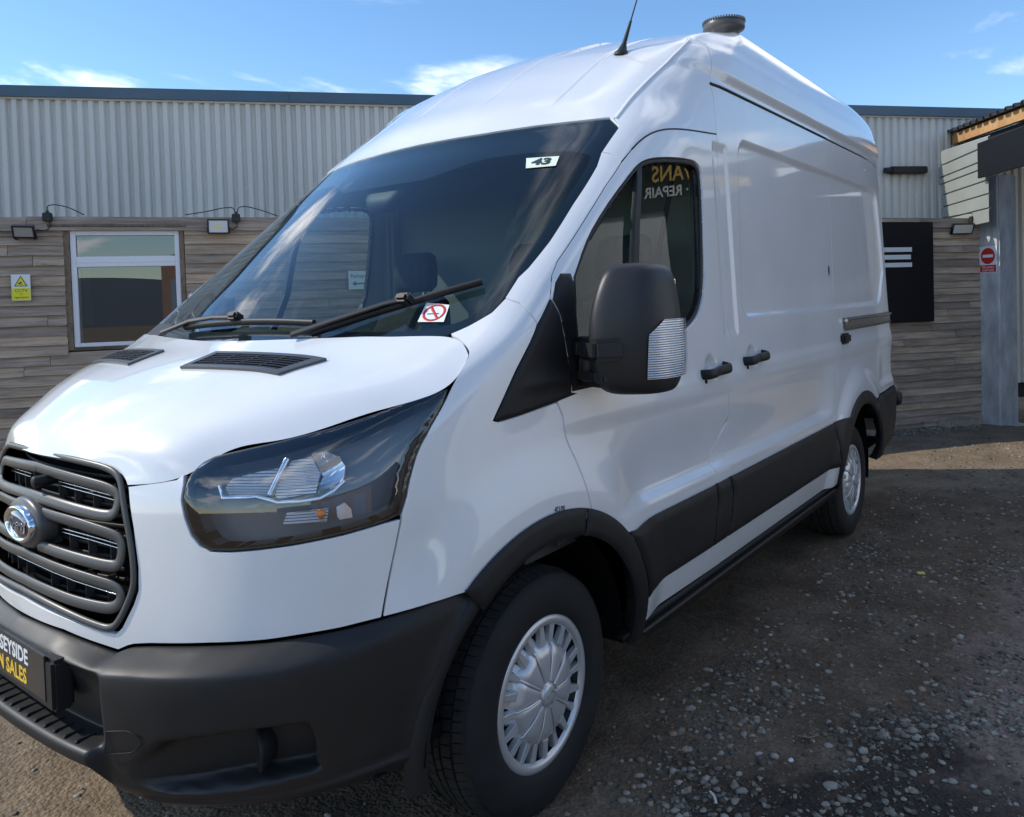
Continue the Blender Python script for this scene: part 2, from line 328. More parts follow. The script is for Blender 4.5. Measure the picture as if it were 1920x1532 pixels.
# outline points on the body skin, (s, t)
BK = {
 'hl_out': [(0.3701,1.2308),(0.3392,1.1976),(0.3161,1.1625),(0.2832,1.1168),(0.2488,1.0819),(0.2188,1.0576),(0.2041,1.0454),(0.1949,1.0274),(0.1905,1.0024),(0.1885,0.9768),(0.1891,0.9428),(0.1938,0.9011),(0.2002,0.8639),(0.2080,0.8404),(0.2168,0.8278),(0.2329,0.8272),(0.2574,0.8320),(0.2815,0.8378),(0.3193,0.8503),(0.3522,0.8659),(0.3654,0.8776),(0.3704,0.9195),(0.3746,0.9888),(0.3776,1.0707),(0.3746,1.1724)],
 'hood_edge': [(0.1339,0.9681),(0.1653,0.9818),(0.1801,0.9891),(0.1858,1.0039),(0.1889,1.0259),(0.1966,1.0451),(0.2102,1.0615),(0.2462,1.0919),(0.2801,1.1286),(0.3137,1.1746),(0.3375,1.2084),(0.3699,1.2410)],
 'hood_gap': [(0.3719,1.2357),(0.3703,1.2826),(0.3700,1.3443),(0.3667,1.3693),(0.3613,1.3864),(0.3486,1.4151),(0.3357,1.4357)],
 'hood_front': [(0.1335,0.9693),(0.1312,0.9875),(0.1256,1.0066),(0.1153,1.0204),(0.0843,1.0332),(0.0325,1.0408),(0.0000,1.0406),(0.0000,1.0381)],
 'grille': [(0.1328,0.9754),(0.1359,0.9561),(0.1452,0.8716),(0.1520,0.7796),(0.1530,0.7277),(0.1487,0.6930),(0.1378,0.6369),(0.1311,0.6193),(0.1176,0.6198),(0.0713,0.6339),(0.0198,0.6431),(0.0000,0.6512)],
 'white_low': [(0.0000,0.6125),(0.0195,0.6074),(0.0710,0.6000),(0.1206,0.5843),(0.1340,0.5796),(0.1438,0.5931),(0.1502,0.5991),(0.1646,0.6053),(0.2178,0.6184),(0.2624,0.6255),(0.2861,0.6313),(0.3179,0.6367),(0.3490,0.6454)],
 'white_low2': [(0.3499,0.6462),(0.3876,0.6570),(0.4107,0.6608),(0.4331,0.6601)],
 'fender_gap': [(0.3660,0.8697),(0.3619,0.8124),(0.3544,0.7146),(0.3495,0.6489)],
 'pillar_joint_lo': [(0.3874,1.5578),(0.4060,1.5393),(0.4164,1.5147),(0.4361,1.4620)],
 'glass_side': [(0.5541,2.3653),(0.5032,2.1312),(0.4629,1.9434),(0.4326,1.7775),(0.4088,1.6676),(0.3987,1.6332),(0.3871,1.5615),(0.3751,1.5106),(0.3532,1.4654),(0.3351,1.4371)],
 'glass_top': [(0.0000,2.4188),(0.1987,2.4160),(0.3566,2.4243),(0.4783,2.4227),(0.5333,2.4257),(0.5541,2.3653)],
 'frit_top': [(0.1230,2.1509),(0.1913,2.1996),(0.2459,2.2453),(0.3682,2.2524),(0.4399,2.2383),(0.4792,2.2193),(0.4919,2.1920)],
 'frit_side': [(0.4908,2.1800),(0.4802,2.1248),(0.4489,1.9814),(0.4152,1.8069),(0.3906,1.6974),(0.3824,1.6257),(0.3636,1.5338),(0.3492,1.5034),(0.3326,1.4801)],
 'tri_front': [(0.4361,1.4620),(0.4396,1.2833),(0.4462,1.0883)],
 'tri_bot': [(0.4462,1.0883),(0.4543,1.0790),(0.4819,1.0889),(0.5301,1.1133),(0.5672,1.1358),(0.6170,1.1514)],
 'tri_split': [(0.4501,1.5450),(0.4716,1.4912),(0.5027,1.3769),(0.5327,1.2526),(0.5531,1.1464)],
 'door_front': [(0.5342,1.1093),(0.5505,1.0535),(0.5602,0.9830),(0.5717,0.9153),(0.5829,0.8149),(0.5886,0.7590)],
 'door_gap_a': [(0.4361,1.4620),(0.4460,1.5510),(0.4422,1.6340),(0.4471,1.6948),(0.4894,1.8983),(0.5187,2.0306),(0.5540,2.1546),(0.5811,2.2291),(0.6015,2.2776),(0.6254,2.3196),(0.6576,2.3538),(0.7059,2.3792),(0.7942,2.4002),(0.9511,2.4277)],
 'seam_up': [(0.9755,3.8009),(0.7765,3.0430),(0.8193,2.9332),(0.8543,2.8226),(0.8778,2.7364),(0.9168,2.6414),(0.9402,2.5370),(0.9511,2.4325)],
 'seam_lo': [(0.9512,2.4264),(0.9695,2.2940),(0.9684,2.1024),(0.9653,1.8352),(0.9684,1.6340),(0.9699,1.5227),(0.9683,1.3906),(0.9763,1.2791),(0.9763,1.1938),(0.9737,1.1009),(0.9663,1.0214),(0.9520,0.9670),(0.9594,0.8952),(0.9597,0.8619)],
 'door_rear_lo': [(0.9576,0.8584),(0.9263,0.8010),(0.9041,0.7589),(0.8963,0.7210),(0.8998,0.6759),(0.8979,0.6497)],
 'slide_front_lo': [(0.9595,0.8576),(0.9544,0.7764),(0.9415,0.7175),(0.9460,0.6845),(0.9453,0.6565)],
 'joint_up': [(0.5144,2.2110),(0.5352,2.1966),(0.5505,2.1698),(0.5542,2.1597)],
 'ridge': [(0.5444,2.4183),(0.5809,2.5196),(0.6176,2.6250),(0.6503,2.7604),(0.6789,2.8978),(0.7009,3.0258),(0.7256,3.2136),(0.8076,3.4486)],
 'window': [(0.4813,1.6291),(0.4887,1.7547),(0.5032,1.8517),(0.5370,1.9878),(0.5803,2.1164),(0.6029,2.1624),(0.6225,2.1838),(0.6551,2.2036),(0.7301,2.2251),(0.8077,2.2365),(0.8390,2.2310),(0.8621,2.2023),(0.8693,2.1060),(0.8760,1.9084),(0.8795,1.6876),(0.8765,1.5666),(0.8656,1.4888),(0.8447,1.4196),(0.8099,1.3639),(0.7692,1.3362),(0.6809,1.3123),(0.5456,1.2804),(0.5229,1.3722)],
 'win_split': [(0.6077,2.1608),(0.6234,1.9183),(0.6499,1.6305)],
 'slide_rear': [(1.6295,2.7547),(1.6857,2.4701),(1.6846,2.0471),(1.6714,1.7219),(1.6554,1.4363),(1.6940,1.3857),(1.6683,1.1165),(1.6249,0.9761),(1.6152,0.8253),(1.5804,0.7143)],
 'gutter': [(0.8872,2.7059),(1.0945,2.7526),(1.3140,2.7651),(1.6280,2.7652),(2.1408,2.7338)],
 'recess': [(1.0272,1.6939),(1.0485,1.9969),(1.0633,2.3143),(1.0622,2.3901),(1.0868,2.4301),(1.1430,2.4313),(1.3688,2.4454),(1.7000,2.4750),(2.1449,2.4302),(2.2003,2.1376),(2.2288,1.7462),(2.1575,1.5312),(2.0475,1.4251),(1.6640,1.4265),(1.2981,1.4111),(1.0524,1.3958),(1.0263,1.4439)],
 'rail': [(1.6861,1.2987),(1.6762,1.1977),(2.2366,1.2979),(2.2257,1.2082)],
 'handles': [(0.8602,1.1006),(0.9509,1.1060),(1.0080,1.1361),(1.1252,1.1509),(1.6704,1.1393),(1.6334,1.7124)],
 'vslot': [(1.0230,1.7531),(1.0212,2.2976)],
 'ridge1': [(0.1456,2.6067),(0.1438,2.7417),(0.1475,2.8732),(0.1460,3.0141),(0.1614,3.0777)],
 'roofpad': [(0.3434,2.6415),(0.3390,2.8904),(0.3683,3.0165),(0.4178,2.9768),(0.3952,2.8221),(0.3935,2.6155)],
 'antenna': [(0.4914,3.0067)],
 'sticker43': [(0.3581,2.2095),(0.4295,2.2023),(0.4248,2.1477),(0.3641,2.1484)],
 'nosmoke': [(0.2870,1.5492),(0.3197,1.5391),(0.3209,1.4789),(0.2867,1.4807)],
 'crease_up': [(0.6246,2.7145),(0.6617,2.7946),(0.7454,2.8486),(0.8526,2.8413)],
 'fog': [(0.2668,0.3854),(0.2507,0.3885),(0.2827,0.3800),(0.2679,0.4428),(0.2654,0.3256),(0.3010,0.3895)],
 'fogrec': [(0.1912,0.3708),(0.2172,0.4048),(0.2475,0.4329),(0.2839,0.4446),(0.3038,0.4426),(0.2992,0.2940),(0.2807,0.2897),(0.2478,0.2830),(0.2220,0.2749),(0.1971,0.2739)],
 'bump_lines': [(0.1199,0.5013),(0.1403,0.5427),(0.1740,0.5672),(0.2857,0.5781),(0.3423,0.5963),(0.4179,0.6327),(0.0750,0.2257),(0.0917,0.3128),(0.1131,0.4647),(0.1788,0.2426),(0.2960,0.2510),(0.3766,0.2480),(0.3997,0.3330)],
 'bump_bot': [(0.0394,0.2690),(0.0757,0.2188),(0.1222,0.1860),(0.1754,0.1858),(0.2311,0.1858)],
 'plate': [(0.0375,0.3974),(0.0359,0.5147),(0.0000,0.5285)],
 'archtext': [(0.5298,0.7905),(0.5435,0.7860)],
 'win_corner': [(0.5879,1.2342),(0.5481,1.2985),(0.5320,1.3700),(0.5027,1.5080),(0.4855,1.6044),(0.4731,1.6458),(0.4544,1.6460),(0.4488,1.6094)],
 'refl_l': [(0.2130,0.9830),(0.2164,1.0147),(0.2378,1.0340),(0.2630,1.0453),(0.2638,1.0045),(0.2595,0.9524),(0.2468,0.9570),(0.2202,0.9515)],
 'refl_fan': [(0.2651,1.0478),(0.2738,1.0523),(0.2816,1.0569),(0.2970,1.0055),(0.2970,0.9519),(0.2841,0.9487),(0.2660,0.9421),(0.2620,0.9521)],
 'refl_r': [(0.2816,1.0569),(0.2928,1.0668),(0.3059,1.0529),(0.3153,1.0240),(0.3179,0.9948),(0.3158,0.9748),(0.3081,0.9612),(0.2978,0.9530),(0.2981,1.0029)],
 'refl_strip': [(0.2135,0.9830),(0.2189,0.9503),(0.2407,0.9514),(0.2478,0.9534),(0.2663,0.9348),(0.2845,0.9342),(0.3006,0.9378),(0.3116,0.9543),(0.3190,0.9764)],
 'refl_div': [(0.2639,1.0453),(0.2633,1.0057),(0.2598,0.9547)],
 'turn': [(0.2729,0.9048),(0.2970,0.9095),(0.3084,0.9101),(0.3070,0.8750),(0.2699,0.8785)],
 'turn2': [(0.3141,0.9109),(0.3214,0.9209),(0.3273,0.9029),(0.3287,0.8802),(0.3175,0.8779),(0.3150,0.8861)],
 'bulbs': [(0.3019,0.8997),(0.2974,1.0177)],
}
# ------------------------------------------------------------------ body surface with its features
SKIN = Skin(); TMAX = float(SKIN.t[-1]); KS = 2.8
_td = np.linspace(0, TMAX, 3000); _zd = SKIN(np.full(3000, .5), _td)[:,2]
def t_of_z(z): return float(np.interp(z, _zd, _td))
def st_xz(x, z, lo=.15):
    """skin coordinates of the point of the visible side at length x and height z"""
    t = t_of_z(z); s = np.linspace(lo, 2.6, 5000); X = SKIN(s, np.full(5000, t))[:,0]; return (float(np.interp(x, X, s)), t)
def st_yz(y, z):
    t = t_of_z(z); s = np.linspace(0, .5, 3000); Y = -SKIN(s, np.full(3000, t))[:,1]; return (float(np.interp(abs(y), Y, s)), t)
def bumpf(a, b, x, w): return sstep(a, a+w, x) * (1 - sstep(b-w, b, x))
def disp(P):
    """how far the pressed features stand out of (+) or into (-) the plain skin, in metres"""
    x, y, z = P[:,0], -P[:,1], P[:,2]; d = np.zeros(len(x)); side = sstep(.72, .86, y)
    # wheel-arch flares
    rf = np.hypot(x - 1.015, (z - .37) * .95); rr = np.hypot((x - 4.30) * .97, (z - .345) * .95)
    d += side * .024 * (1 - sstep(.53, .70, rf)) + side * .024 * (1 - sstep(.54, .67, rr))
    # hollow of the lower doors, between the arches
    fx = sstep(1.30, 1.62, x) * (1 - sstep(3.50, 3.78, x))
    prof = sstep(.795, .845, z) * (1 - sstep(.86, 1.13, z)); d += -.030 * fx * prof * side
    d += .006 * bumpf(1.08, 1.22, z, .06) * side * sstep(1.0, 1.5, x)
    fx2 = sstep(4.75, 5.0, x); d += -.014 * fx2 * sstep(.84, .90, z) * (1 - sstep(.95, 1.15, z)) * side
    # recessed upper panel of the load space: slanted front edge
    def rbox(x, z, w):
        xf = 2.50 + (z - 1.40) * .13; xr = 5.23 - np.clip(z - 1.7, 0, 1) * .10 - np.clip(1.62 - z, 0, 1) * .9
        dx = np.minimum(x - xf, xr - x); dz = np.minimum(z - 1.385, 2.19 - z); r = .09
        qx = np.maximum(r - dx, 0); qz = np.maximum(r - dz, 0); e = np.where((qx > 0) & (qz > 0), r - np.hypot(qx, qz), np.minimum(dx, dz)); return sstep(0, w, e)
    d += -.016 * rbox(x, z, .035) * side
    # pressed uprights either side of the door seam
    d += -.007 * bumpf(2.29, 2.455, x - (z - 1.35) * .02, .03) * bumpf(1.31, 2.14, z, .05) * side
    # finger cups behind the handles
    for cx, cz in ((2.135, 1.212), (2.575, 1.222)): d += -.020 * (1 - sstep(.25, 1.0, np.hypot((x - cx) / .062, (z - cz) / .058))) * side
    # roof-side step above the gutter and the crease over it
    fr = sstep(2.05, 2.45, x); zz = z - np.clip(2.5 - x, 0, .5) * .10
    d += fr * .016 * sstep(2.405, 2.455, zz) * side
    d += fr * -.008 * sstep(2.53, 2.60, zz) * (y > .3)
    # roof beads and the ditch between roof panel and body side
    top = (z > 2.17)
    for yb_ in (.20, .56): d += top * -.005 * np.exp(-((y - yb_) / .012) ** 2) * sstep(1.74, 1.86, x) * 1.0
    return d
def base_n(s, t, e=4e-4):
    sp = np.maximum(s, 2e-4); tp = np.clip(t, 0, TMAX - 6e-4); a = SKIN(sp + e, tp) - SKIN(np.maximum(sp - e, 0), tp); b = SKIN(sp, tp + e) - SKIN(sp, np.maximum(tp - e, 0)); n = np.cross(a, b); l = np.linalg.norm(n, axis=1, keepdims=True)
    n = n / np.maximum(l, 1e-12); return -n if NSIGN < 0 else n
NSIGN = 1
NSIGN = 1 if base_n(np.array([.9]), np.array([1.0]))[0,1] < 0 else -1
def rear_taper(P):
    x = P[:,0]; k = np.clip((x - 4.7) / .72, 0, 1.2); P = P.copy(); P[:,1] *= 1 - .028 * k**2 - .05 * np.clip((x - 5.30) / .12, 0, 1.2) ** 2; P[:,2] -= np.where(P[:,2] > 2.3, .02 * k**2, 0); return P
def body(s, t, off=0.0):
    P = SKIN(s, t); n = base_n(s, t); return rear_taper(P + n * (disp(P) + off)[:,None])
def body_n(s, t, off=0.0, e=1e-3):
    sp = np.maximum(s, 1.2e-3); tp = np.clip(t, e, TMAX - 2e-3); z = np.zeros_like(s) + off if np.isscalar(off) else off
    a = body(sp + e*.5, tp, z) - body(sp - e*.5, tp, z); b = body(sp, tp + e, z) - body(sp, tp - e, z); n = np.cross(a, b); n /= np.maximum(np.linalg.norm(n, axis=1, keepdims=True), 1e-12)
    g = base_n(s, t); f = np.sign((n * g).sum(1)); return n * np.where(f == 0, 1, f)[:,None]
# ------------------------------------------------------------------ panels cut out of a surface
def densify(poly, h):
    out = []; n = len(poly)
    for i in range(n):
        a = np.array(poly[i]); b = np.array(poly[(i+1) % n]); L = np.hypot(*(b - a)); k = max(1, int(math.ceil(L / h)))
        out += [a + (b - a) * j / k for j in range(k)]
    return np.array(out)
def area2(p): return .5 * np.sum(p[:,0] * np.roll(p[:,1], -1) - np.roll(p[:,0], -1) * p[:,1])
def inset(p, d):
    if d == 0: return p
    if area2(p) < 0: d = -d
    e = np.roll(p, -1, 0) - p; e /= np.maximum(np.linalg.norm(e, axis=1, keepdims=True), 1e-9); n = np.stack([-e[:,1], e[:,0]], 1)
    m = n + np.roll(n, 1, 0); l = (m * m).sum(1, keepdims=True) / 4 + 1e-6; return p + d * (m / 2) / np.maximum(l, .35)
def inside(p, poly):
    x, y = p[:,0], p[:,1]; c = np.zeros(len(p), bool); a = poly; b = np.roll(poly, -1, 0)
    for (x1, y1), (x2, y2) in zip(a, b):
        k = ((y1 > y) != (y2 > y)); 
        if y1 != y2: c ^= k & (x < (x2 - x1) * (y - y1) / (y2 - y1) + x1)
    return c
def smooth_poly(P, n=1):
    """Chaikin-smooth an open run of outline points"""
    P = [np.array(p, float) for p in P]
    for _ in range(n):
        Q = [P[0]]
        for a, b in zip(P[:-1], P[1:]): Q += [a*.75 + b*.25, a*.25 + b*.75]
        P = Q + [P[-1]]
    return [tuple(p) for p in P]
def tri_region(outer, holes, h):
    """triangulated region of the plane: returns 2D points, triangles, boundary loops"""
    loops = [outer] + list(holes); P = np.concatenate(loops); E = []; k = 0
    for l in loops:
        m = len(l); E += [(k+i, k+(i+1) % m) for i in range(m)]; k += m
    lo, hi = outer.min(0), outer.max(0); gx = np.arange(lo[0] + h*.5, hi[0], h); gy = np.arange(lo[1] + h*.43, hi[1], h * .87)
    G = np.array([(x + (h*.5 if j % 2 else 0), y) for j, y in enumerate(gy) for x in gx]) if len(gx) and len(gy) else np.zeros((0, 2))
    if len(G):
        ok = inside(G, outer)
        for hl in holes: ok &= ~inside(G, hl)
        G = G[ok]
        if len(G):
            keep = np.ones(len(G), bool)                       # drop points crowding the outline
            cell = {}
            for i, p in enumerate(P): cell.setdefault((int(p[0]/h), int(p[1]/h)), []).append(p)
            for i, g in enumerate(G):
                cx, cy = int(g[0]/h), int(g[1]/h)
                for ax in (-1, 0, 1):
                    for ay in (-1, 0, 1):
                        for q in cell.get((cx+ax, cy+ay), ()):
                            if (q[0]-g[0])**2 + (q[1]-g[1])**2 < (.5*h)**2: keep[i] = False
            G = G[keep]
    A = np.concatenate([P, G]) if len(G) else P
    r = delaunay_2d_cdt([Vector(p) for p in A], E, [], 0, 1e-7)
    V = np.array([tuple(v) for v in r[0]]); T = np.array([f for f in r[2] if len(f) == 3]); c = V[T].mean(1); ok = inside(c, outer)
    for hl in holes: ok &= ~inside(c, hl)
    return V, T[ok]
def bound_edges(T):
    from collections import Counter
    c = Counter(); d = {}
    for a, b, e in T:
        for u, v in ((a, b), (b, e), (e, a)):
            k = (min(u, v), max(u, v)); c[k] += 1; d[k] = (u, v)
    return [d[k] for k in c if c[k] == 1]
def patch(name, poly, material, parent, h=.02, gap=.003, off=0.0, depth=.020, holes=(), both=False, round_=None, surf=None, nsurf=None, ks=KS, crown=None, smooth_normals=False):
    """one pressed panel: a region of the body surface with turned-in edges.  poly in (s,t)"""
    surf = surf or body; nsurf = nsurf or body_n; sc = np.array([ks, 1.0])
    o = densify(np.array(poly) * sc, h * .7); o = inset(o, gap)
    if both: o[:,0] = np.where(np.array(densify(np.array(poly) * sc, h*.7))[:,0] < 1e-6, 0, o[:,0]); o[:,0] = np.maximum(o[:,0], 0)
    hs = [inset(densify(np.array(q) * sc, h * .7), -gap) for q in holes]
    V, T = tri_region(o, hs, h); s, t = V[:,0] / ks, np.clip(V[:,1], 0, TMAX if ks == KS else 9)
    offs = np.full(len(s), float(off))
    be = bound_edges(T)
    if round_ is not None:                                     # rolled edge: (width, drop)
        B = np.concatenate([o] + hs); w, dr = round_; dist = np.full(len(V), 9.)
        for i in range(0, len(V), 2000): dist[i:i+2000] = np.sqrt(((V[i:i+2000,None,:] - B[None]) ** 2).sum(-1)).min(1)
        k = np.clip(1 - dist / w, 0, 1); offs -= dr * (1 - np.sqrt(np.maximum(0, 1 - k*k)))
    if crown is not None: offs = offs + crown(V)
    P = surf(s, t, offs); N = nsurf(s, t, float(off))
    # orient triangles with the normal
    a, b, c = P[T[:,0]], P[T[:,1]], P[T[:,2]]; g = np.cross(b - a, c - a); fl = (g * N[T].mean(1)).sum(1) < 0; T = T.copy(); T[fl] = T[fl][:, ::-1]
    if round_ is not None or crown is not None or smooth_normals:
        N2 = np.zeros_like(P); g = np.cross(P[T[:,1]] - P[T[:,0]], P[T[:,2]] - P[T[:,0]])
        for k in range(3): np.add.at(N2, T[:,k], g)
        N = N2 / np.maximum(np.linalg.norm(N2, axis=1, keepdims=True), 1e-15)
    be = bound_edges(T); VV = [P]; NN = [N]; F = [tuple(f) for f in T]; k = len(P)
    if depth:
        skip = both
        E = [(u, v) for u, v in be if not (both and V[u,0] < 1e-5 and V[v,0] < 1e-5)]
        ua = np.array([e[0] for e in E]); ub = np.array([e[1] for e in E]); A, B_ = P[ua], P[ub]; na, nb = N[ua], N[ub]
        tn = B_ - A; tn /= np.maximum(np.linalg.norm(tn, axis=1, keepdims=True), 1e-12); on = np.cross(tn, (na + nb) * .5); on /= np.maximum(np.linalg.norm(on, axis=1, keepdims=True), 1e-12)
        m = len(E); VV += [A, B_, B_ - nb*depth, A - na*depth]; NN += [on*.8 + na*.6, on*.8 + nb*.6, on, on]
        F += [(k+i, k+3*m+i, k+2*m+i, k+m+i) for i in range(m)]
    V3 = np.concatenate(VV); N3 = np.concatenate(NN); N3 /= np.maximum(np.linalg.norm(N3, axis=1, keepdims=True), 1e-12)
    if both:
        n0 = len(V3); V3 = np.concatenate([V3, V3 * [1, -1, 1]]); N3 = np.concatenate([N3, N3 * [1, -1, 1]]); F = F + [tuple(i + n0 for i in f[::-1]) for f in F]
    return mesh_obj(name, V3, F, material, parent, normals=N3)
def mirror_copy(o, parent=None):
    """the same part on the other side of the van, with its sub-parts"""
    c = o.copy(); link(c); c.parent = parent if parent is not None else o.parent; c.scale = (c.scale[0], -c.scale[1], c.scale[2])
    for ch in o.children:
        k = ch.copy(); link(k); k.parent = c
    return c
def arc_st(cx, cz, r, a0, a1, n=40): return [st_xz(cx + r*math.cos(math.radians(a)), cz + r*math.sin(math.radians(a))) for a in np.linspace(a0, a1, n)]
# ------------------------------------------------------------------ the van
m_, nt, bs = _nt('white_paint'); setp(bs, color=(.80,.81,.82), rough=.30, coat=1.0, coatr=.02); bs.inputs['Coat IOR'].default_value = 1.62
n_ = tex_noise(nt, 1.7, 6, .62); n2 = tex_noise(nt, 240, 2, .5); r_ = ramp(nt, n_.outputs['Fac'], [(.3, (.74,.745,.745)), (.62, (.81,.815,.82))]); nt.links.new(r_.outputs[0], bs.inputs['Base Color'])
rr = ramp(nt, n_.outputs['Fac'], [(.3, .10), (.6, .015)]); nt.links.new(rr.outputs[0], bs.inputs['Coat Roughness'])
cb = nt.nodes.new('ShaderNodeBump'); cb.inputs['Strength'].default_value = .012; cb.inputs['Distance'].default_value = .001; nt.links.new(n2.outputs['Fac'], cb.inputs['Height']); nt.links.new(cb.outputs[0], bs.inputs['Coat Normal'])
mat('black_plastic', (.014, .014, .015), rough=.5, spec=.32, noise=(9, .18), bmp=(900, .12))
mat('grey_plastic', (.016, .016, .017), rough=.48, spec=.38, noise=(9, .12), bmp=(900, .1))
mat('dark_void', (.006, .006, .007), rough=.9, spec=.1)
mat('gloss_black', (.008, .009, .011), rough=.12, spec=.5)
mat('frit_black', (.010, .012, .016), rough=.35, spec=.3)
glass('windscreen_glass', (.66, .77, .76), 1.62); glass('side_glass', (.50, .58, .55), 1.62); glass('lens_glass', (.90, .93, .95), 1.85)
VAN = empty('panel_van', (0, 0, 0)); tag(VAN, 'white high-roof panel van parked on gravel in front of the wooden wall', 'van')
WHITE = 'white_paint'
b = BK; tz = t_of_z
HL = b['hl_out']
nose_poly = [(0, tz(.712))] + b['white_low'][2:] + b['fender_gap'][::-1] + HL[19:8:-1] + [b['hood_edge'][3], b['hood_edge'][2], b['hood_edge'][1], b['hood_edge'][0]] + b['grille'][1:10] + [(0, tz(.757))]
patch('nose_panel', nose_poly, WHITE, VAN, h=.014, both=True)
fend_poly = b['hood_gap'] + b['glass_side'][8:6:-1] + b['pillar_joint_lo'] + b['tri_front'][1:] + b['tri_bot'][1:4] + b['door_front'] + arc_st(1.015, .37, .485, 74, 128) + b['white_low2'][::-1] + b['fender_gap'][::-1] + HL[20:]
NEAR = []
NEAR.append(patch('front_fender', fend_poly, WHITE, VAN, h=.014))
pil_poly = [b['pillar_joint_lo'][0]] + b['glass_side'][5:0:-1] + b['joint_up'] + b['door_gap_a'][6::-1] + b['pillar_joint_lo'][3:0:-1]
NEAR.append(patch('a_pillar', pil_poly, WHITE, VAN, h=.012, gap=.0015))
SEAM_TOP = st_xz(2.415, 2.600)
cab_poly = b['joint_up'] + b['door_gap_a'][7:] + b['seam_up'][:0:-1] + [SEAM_TOP] + b['ridge'][5::-1] + [b['glass_side'][0]]
NEAR.append(patch('cab_side_panel', cab_poly, WHITE, VAN, h=.014))
XR = 5.42
roof_poly = [(0, b['glass_top'][0][1])] + b['glass_top'][1:] + b['ridge'][:6] + [SEAM_TOP] + b['seam_up'][1:5] + [st_xz(2.43, 2.387), st_xz(3.2, 2.39), st_xz(4.0, 2.39), st_xz(XR, 2.39)] + [st_xz(XR, z) for z in (2.5, 2.6, 2.7, 2.77, 2.81)] + [(1 + (XR - 3.05) / SKIN.K, TMAX), (1.0, TMAX), (.5, TMAX), (0, TMAX)]
patch('roof', roof_poly, WHITE, VAN, h=.022, both=True, depth=.01)
DOOR_WIN = smooth_poly(b['window'] + [b['window'][0]], 1)[:-1]
door_poly = b['door_front'] + arc_st(1.015, .37, .485, 73, 5) + [st_xz(1.55, .405), st_xz(2.06, .405), st_xz(2.075, .50), st_xz(2.10, .60), st_xz(2.115, .70)] + b['door_rear_lo'][:0:-1] + b['seam_lo'][12::-1] + b['door_gap_a'][-2:0:-1] + b['tri_split'][1:4]
DOOR = patch('front_door', door_poly, WHITE, VAN, h=.014, holes=[DOOR_WIN])
bp_poly = b['door_rear_lo'] + [st_xz(2.118, .70), st_xz(2.103, .60), st_xz(2.08, .50), st_xz(2.065, .405), st_xz(2.225, .405), st_xz(2.23, .55), st_xz(2.25, .70)] + b['slide_front_lo'][::-1]
NEAR.append(patch('b_pillar', bp_poly, WHITE, VAN, h=.016, gap=.002))
slide_poly = [st_xz(2.375, 2.378)] + b['seam_up'][5:] + b['seam_lo'][1:] + b['slide_front_lo'][1:] + [st_xz(2.25, .70), st_xz(2.235, .55), st_xz(2.23, .405), st_xz(3.79, .405), st_xz(3.765, .55), st_xz(3.725, .75)] + b['slide_rear'][::-1] + [st_xz(3.99, 2.378), st_xz(3.2, 2.38), st_xz(2.6, 2.378)]
NEAR.append(patch('sliding_door', slide_poly, WHITE, VAN, h=.013))
rear_poly = [st_xz(4.0, 2.378)] + b['slide_rear'] + [st_xz(3.735, .75), st_xz(3.775, .55), st_xz(3.80, .405)] + arc_st(4.30, .345, .485, 172, 66) + [st_xz(4.55, .79), st_xz(4.72, .80), st_xz(XR - .02, .81), st_xz(XR, 1.2), st_xz(XR, 1.8), st_xz(XR, 2.378)]
NEAR.append(patch('rear_side_panel', rear_poly, WHITE, VAN, h=.013))
for o_ in NEAR: mirror_copy(o_)
# ------------------------------------------------------------------ bonnet
def _hood_net():
    rows = [[(.083,0,1.127),(.094,.13,1.126),(.112,.24,1.122),(.132,.325,1.113),(.138,.372,1.098),(.136,.392,1.081)]]
    spec = [((.125,1.182),(.200,.528,1.104)), ((.190,1.230),(.284,.590,1.156)), ((.280,1.277),(.364,.680,1.178)), ((.370,1.314),(.451,.762,1.204)), ((.465,1.346),(.551,.834,1.236)), ((.555,1.372),(.700,.920,1.278))]
    fr = [0, .27, .54, .76, .91, 1.0]; dr = [0, .02, .09, .25, .58, 1.0]
    for (xc, zc), (x, y, z) in spec: rows.append([(xc + (x - xc) * f ** 1.7, y * f, zc + (z - zc) * d) for f, d in zip(fr, dr)])
    rows.append([(.620,0,1.393),(.645,.27,1.398),(.716,.55,1.404),(.790,.78,1.408),(.817,.880,1.392),(.800,.922,1.356)])
    A = np.array(rows); A[:,:,1] *= -1; return A
